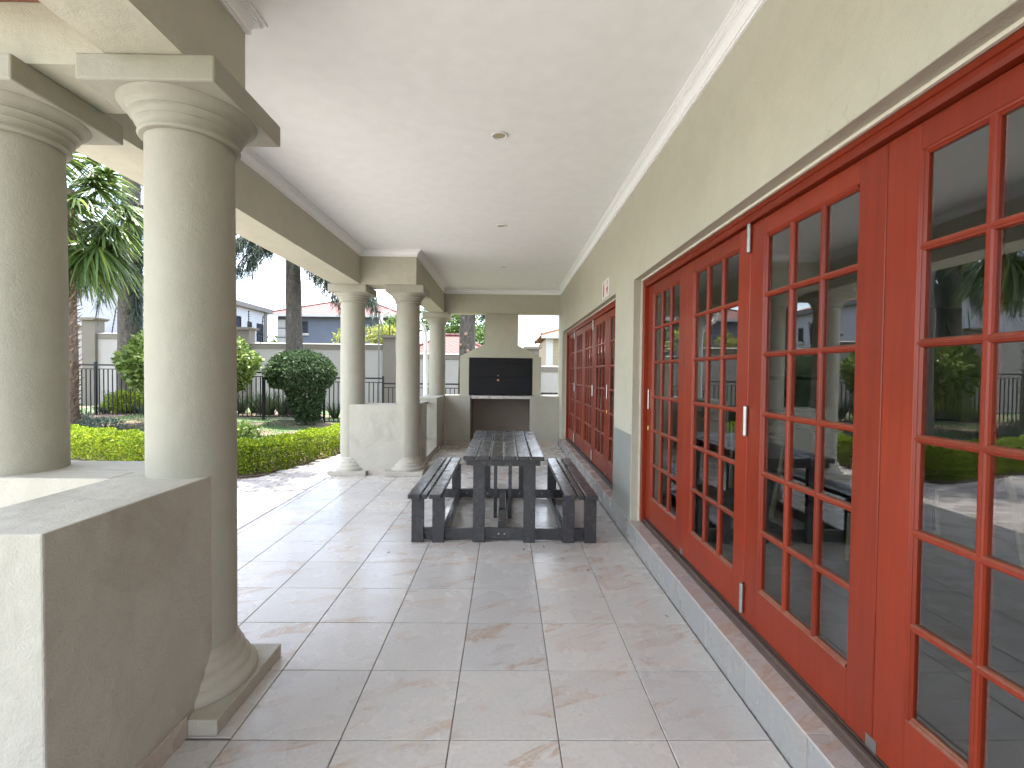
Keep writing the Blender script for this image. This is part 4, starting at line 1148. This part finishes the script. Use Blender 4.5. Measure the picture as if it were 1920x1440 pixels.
# ------------------------------------------------------------------ houses beyond the wall
def m_roof(name, c):
    t = NT(name); p = t.pos()
    sx = t.node('SeparateXYZ'); t.l.new(p, sx.inputs[0])
    u = t.math('ADD', sx.outputs[0], sx.outputs[1])
    a = t.math('ADD', t.math('MULTIPLY', t.math('SINE', t.math('MULTIPLY', u, 20.0)), 0.5), 0.5)
    b = t.math('FRACT', t.math('MULTIPLY', sx.outputs[2], 5.2))
    h = t.math('ADD', t.math('MULTIPLY', a, 0.6), t.math('MULTIPLY', b, 0.6))
    cc = t.ramp(h, [(0.1, scale3(c, 0.45)), (0.5, c), (1.0, scale3(c, 1.3))])
    t.col(t.mix(0.35, cc, t.ramp(t.noise(p, 3, 5), [(0.3, scale3(c, 0.7)), (0.7, scale3(c, 1.25))])))
    t.set(Roughness=0.8); t.bump(h, 0.8, 0.05)
    return t.m
M['roof_red_t'] = m_roof('roof_red_tiles', (0.105, 0.030, 0.027))
M['roof_peach_t'] = m_roof('roof_peach_tiles', (0.20, 0.082, 0.05))
def window(par, face, u0, u1, z0, z1, at, bars=1, trim=True):
    """face 'y': plane y=at seen from -y, u is x;  face 'x': plane x=at seen from +x, u is y"""
    def B(mb_, a, b, c, d_, n0, n1):
        if face == 'y': return mb_.box(a, b, at+n0, at+n1, c, d_)
        return mb_.box(at-n1, at-n0, a, b, c, d_)
    wdw = B(MB(), u0, u1, z0, z1, -0.012, -0.002).build('window', M['house_glass'], par)
    f = 0.05
    for (a, b, c, d_) in ((u0, u0+f, z0, z1), (u1-f, u1, z0, z1), (u0+f, u1-f, z1-f, z1), (u0+f, u1-f, z0, z0+f)):
        B(MB(), a, b, c, d_, -0.05, -0.0125).build('window_frame', M['chair_black'], wdw)
    for k in range(bars):
        zz = z0+(z1-z0)*(k+1)/(bars+1)
        B(MB(), u0+f, u1-f, zz-0.02, zz+0.02, -0.045, -0.0125).build('window_bar', M['chair_black'], wdw)
    if trim:
        B(MB(), u0-0.1, u1+0.1, z0-0.16, z0-0.001, -0.10, -0.001).build('window_sill', M['trim'], wdw)
    return wdw
def hip_roof(par, x0, x1, y0, y1, z0, z1, mat, ov=0.5, ins=None):
    ins = ins if ins is not None else (y1-y0)/2
    a, b, c, d_ = x0-ov, x1+ov, y0-ov, y1+ov
    ym = (c+d_)/2
    ra, rb = a+ins, b-ins
    m_ = MB()
    m_.add([(a, c, z0), (b, c, z0), (b, d_, z0), (a, d_, z0), (ra, ym, z1), (rb, ym, z1)], [(0, 1, 5, 4), (1, 2, 5), (2, 3, 4, 5), (3, 0, 4), (3, 2, 1, 0)])
    rf = m_.build('roof', M[mat], par)
    m2 = MB().box(a+0.02, b-0.02, c-0.06, c-0.001, z0-0.20, z0-0.01)
    m2.build('gutter', M['trim'], rf)
    MB().tube([(ra, ym, z1+0.02), (rb, ym, z1+0.02)], 0.10, 8).build('ridge', M[mat], rf)
    MB().tube([(a, c, z0+0.02), (ra, ym, z1+0.02)], 0.08, 6).build('ridge', M[mat], rf)
    MB().tube([(b, c, z0+0.02), (rb, ym, z1+0.02)], 0.08, 6).build('ridge', M[mat], rf)
    return rf
def quoins(par, x, y, z0, z1, w=0.55, face='y'):
    n_ = int((z1-z0)/0.62)
    for k in range(n_):
        z = z0+k*0.62
        if face == 'y': MB().box(x, x+w, y-0.05, y-0.001, z+0.03, z+0.57).build('quoin', M['trim'], par)
        else: MB().box(x+0.001, x+0.05, y, y+w, z+0.03, z+0.57).build('quoin', M['trim'], par)
# blue-grey house with red tiles
hb = thing('house', 'blue-grey house with a red tiled hip roof behind the topiary', 'house', (-11.4, 36, -0.5))
MB().box(-15.6, -7.45, 32, 40, -0.6, 5.25).build('wall', M['h_blue'], hb)
hip_roof(hb, -15.6, -7.45, 32, 40, 5.32, 6.95, 'roof_red_t', 0.55, 3.9)
quoins(hb, -15.6, 32, 1.9, 5.2)
MB().tube([(-14.85, 31.92, 5.0), (-14.85, 31.92, 0.0)], 0.06, 8).build('downpipe', M['trim'], hb)
MB().box(-8.0, -7.45, 31.94, 31.999, 1.0, 5.2).build('quoin', M['trim'], hb)
window(hb, 'y', -14.1, -13.55, 4.05, 4.85, 32, 3)
window(hb, 'y', -9.75, -9.25, 4.0, 4.8, 32, 1)
window(hb, 'y', -8.55, -8.05, 3.2, 4.5, 32, 2)
MB().box(-14.2, -13.0, 31.9, 31.999, 2.75, 3.15).build('wall_panel', M['taupe'], hb)
# white house, its long side facing right
hwht = thing('house', 'white two-storey house with a flat taupe eave left of the blue house', 'house', (-18, 25, -0.5))
MB().box(-22, -15.0, 19.6, 29.4, -0.6, 5.05).build('wall', M['h_white'], hwht)
MB().box(-22.3, -14.75, 19.3, 29.7, 5.051, 5.30).build('eave', M['taupe'], hwht)
rfw = MB(); rfw.add([(-22.3, 19.3, 5.31), (-14.75, 19.3, 5.31), (-14.75, 29.7, 5.31), (-22.3, 29.7, 5.31), (-18.5, 23, 6.0), (-18.5, 26, 6.0)], [(0, 1, 4), (1, 2, 5, 4), (2, 3, 5), (3, 0, 4, 5), (3, 2, 1, 0)])
rfw.build('roof', M['roof_peach_t'], hwht)
window(hwht, 'x', 25.6, 26.5, 3.3, 4.5, -15.0, 1); window(hwht, 'x', 27.2, 27.6, 3.5, 4.3, -15.0, 1); window(hwht, 'x', 28.2, 28.9, 3.2, 4.3, -15.0, 1)
MB().box(-14.999, -14.95, 29.05, 29.4, 1.0, 5.0).build('quoin', M['taupe'], hwht)
# cream and peach house far left
hc = thing('house', 'cream house with peach tiled roof behind the thick trunk', 'house', (-25, 32, -0.5))
MB().box(-25.4, -18.5, 28, 36, -0.6, 5.75).build('wall', M['h_cream'], hc)
hip_roof(hc, -25.4, -18.5, 28, 36, 5.95, 7.0, 'roof_peach_t', 0.5, 3.2)
quoins(hc, -25.4, 28, 1.9, 5.6, 0.5)
MB().box(-25.45, -18.45, 27.93, 27.999, 5.35, 5.75).build('eave_band', M['taupe'], hc)
window(hc, 'y', -22.1, -21.2, 3.8, 5.1, 28, 2); window(hc, 'y', -24.3, -23.8, 4.0, 4.9, 28, 1)
hp = thing('house', 'peach-walled house at the far left behind the palm', 'house', (-33, 34, -0.5))
MB().box(-34, -26.2, 29.5, 38, -0.6, 5.6).build('wall', M['h_peach'], hp)
MB().box(-34.1, -27.5, 29.42, 29.499, 0, 5.3).build('pale_panel', M['h_cream'], hp)
hip_roof(hp, -34, -26.2, 29.5, 38, 5.8, 7.2, 'roof_peach_t', 0.5, 3.4)
quoins(hp, -28.6, 29.5, 1.9, 5.3, 0.9)
# low red-roofed outbuilding and tan house to the right
ho_ = thing('house', 'low red-roofed outbuilding seen over the wall left of the chimney', 'house', (-3.2, 26, -0.5))
MB().box(-5.2, -0.9, 24.5, 28.5, -0.8, 2.30).build('wall', M['h_cream'], ho_)
hip_roof(ho_, -5.2, -0.9, 24.5, 28.5, 2.42, 3.55, 'roof_red_t', 0.3, 2.0)
ht = thing('house', 'tan house with pale tiled roof right of the chimney', 'house', (5, 29, -1))
MB().box(2.25, 9.0, 26, 33, -1.2, 3.45).build('wall', M['h_tan'], ht)
hip_roof(ht, 2.25, 9.0, 26, 33, 3.6, 4.7, 'roof_peach_t', 0.35, 3.2)
MB().box(2.22, 2.6, 25.9, 25.999, 1.6, 3.4).build('quoin', M['trim'], ht)
for k in range(9):
    MB().box(2.7, 9.0, 25.985, 25.999, 1.6+k*0.2, 1.615+k*0.2).build('cladding_line', M['taupe'], ht)
window(ht, 'y', 2.9, 3.6, 1.7, 1.9, 26, 0, False)

# ------------------------------------------------------------------ dry leaf bits on the tiles
M['dry_leaf'] = m_plain('dry_leaf', (0.10, 0.06, 0.035), 0.8, var=0.3)
for x, y, a in ((-0.93, 3.72, 0.4), (0.33, 3.86, 1.9), (0.46, 3.62, 2.6), (0.62, 3.40, 0.9), (0.16, 3.80, 1.2), (0.98, 2.75, 2.2)):
    c, q = math.cos(a), math.sin(a)
    lf = MB().add([(x+c*u-q*v, y+q*u+c*v, z) for u, v, z in ((-0.016, 0, 0.001), (0, 0.007, 0.004), (0.018, 0, 0.007), (0, -0.007, 0.003))], [(0, 1, 2, 3)])
    tag(lf.build('dry_leaf', M['dry_leaf']), 'tiny dry leaf lying on the tiles near the picnic table', 'leaf', 'dry leaves on the tiles')
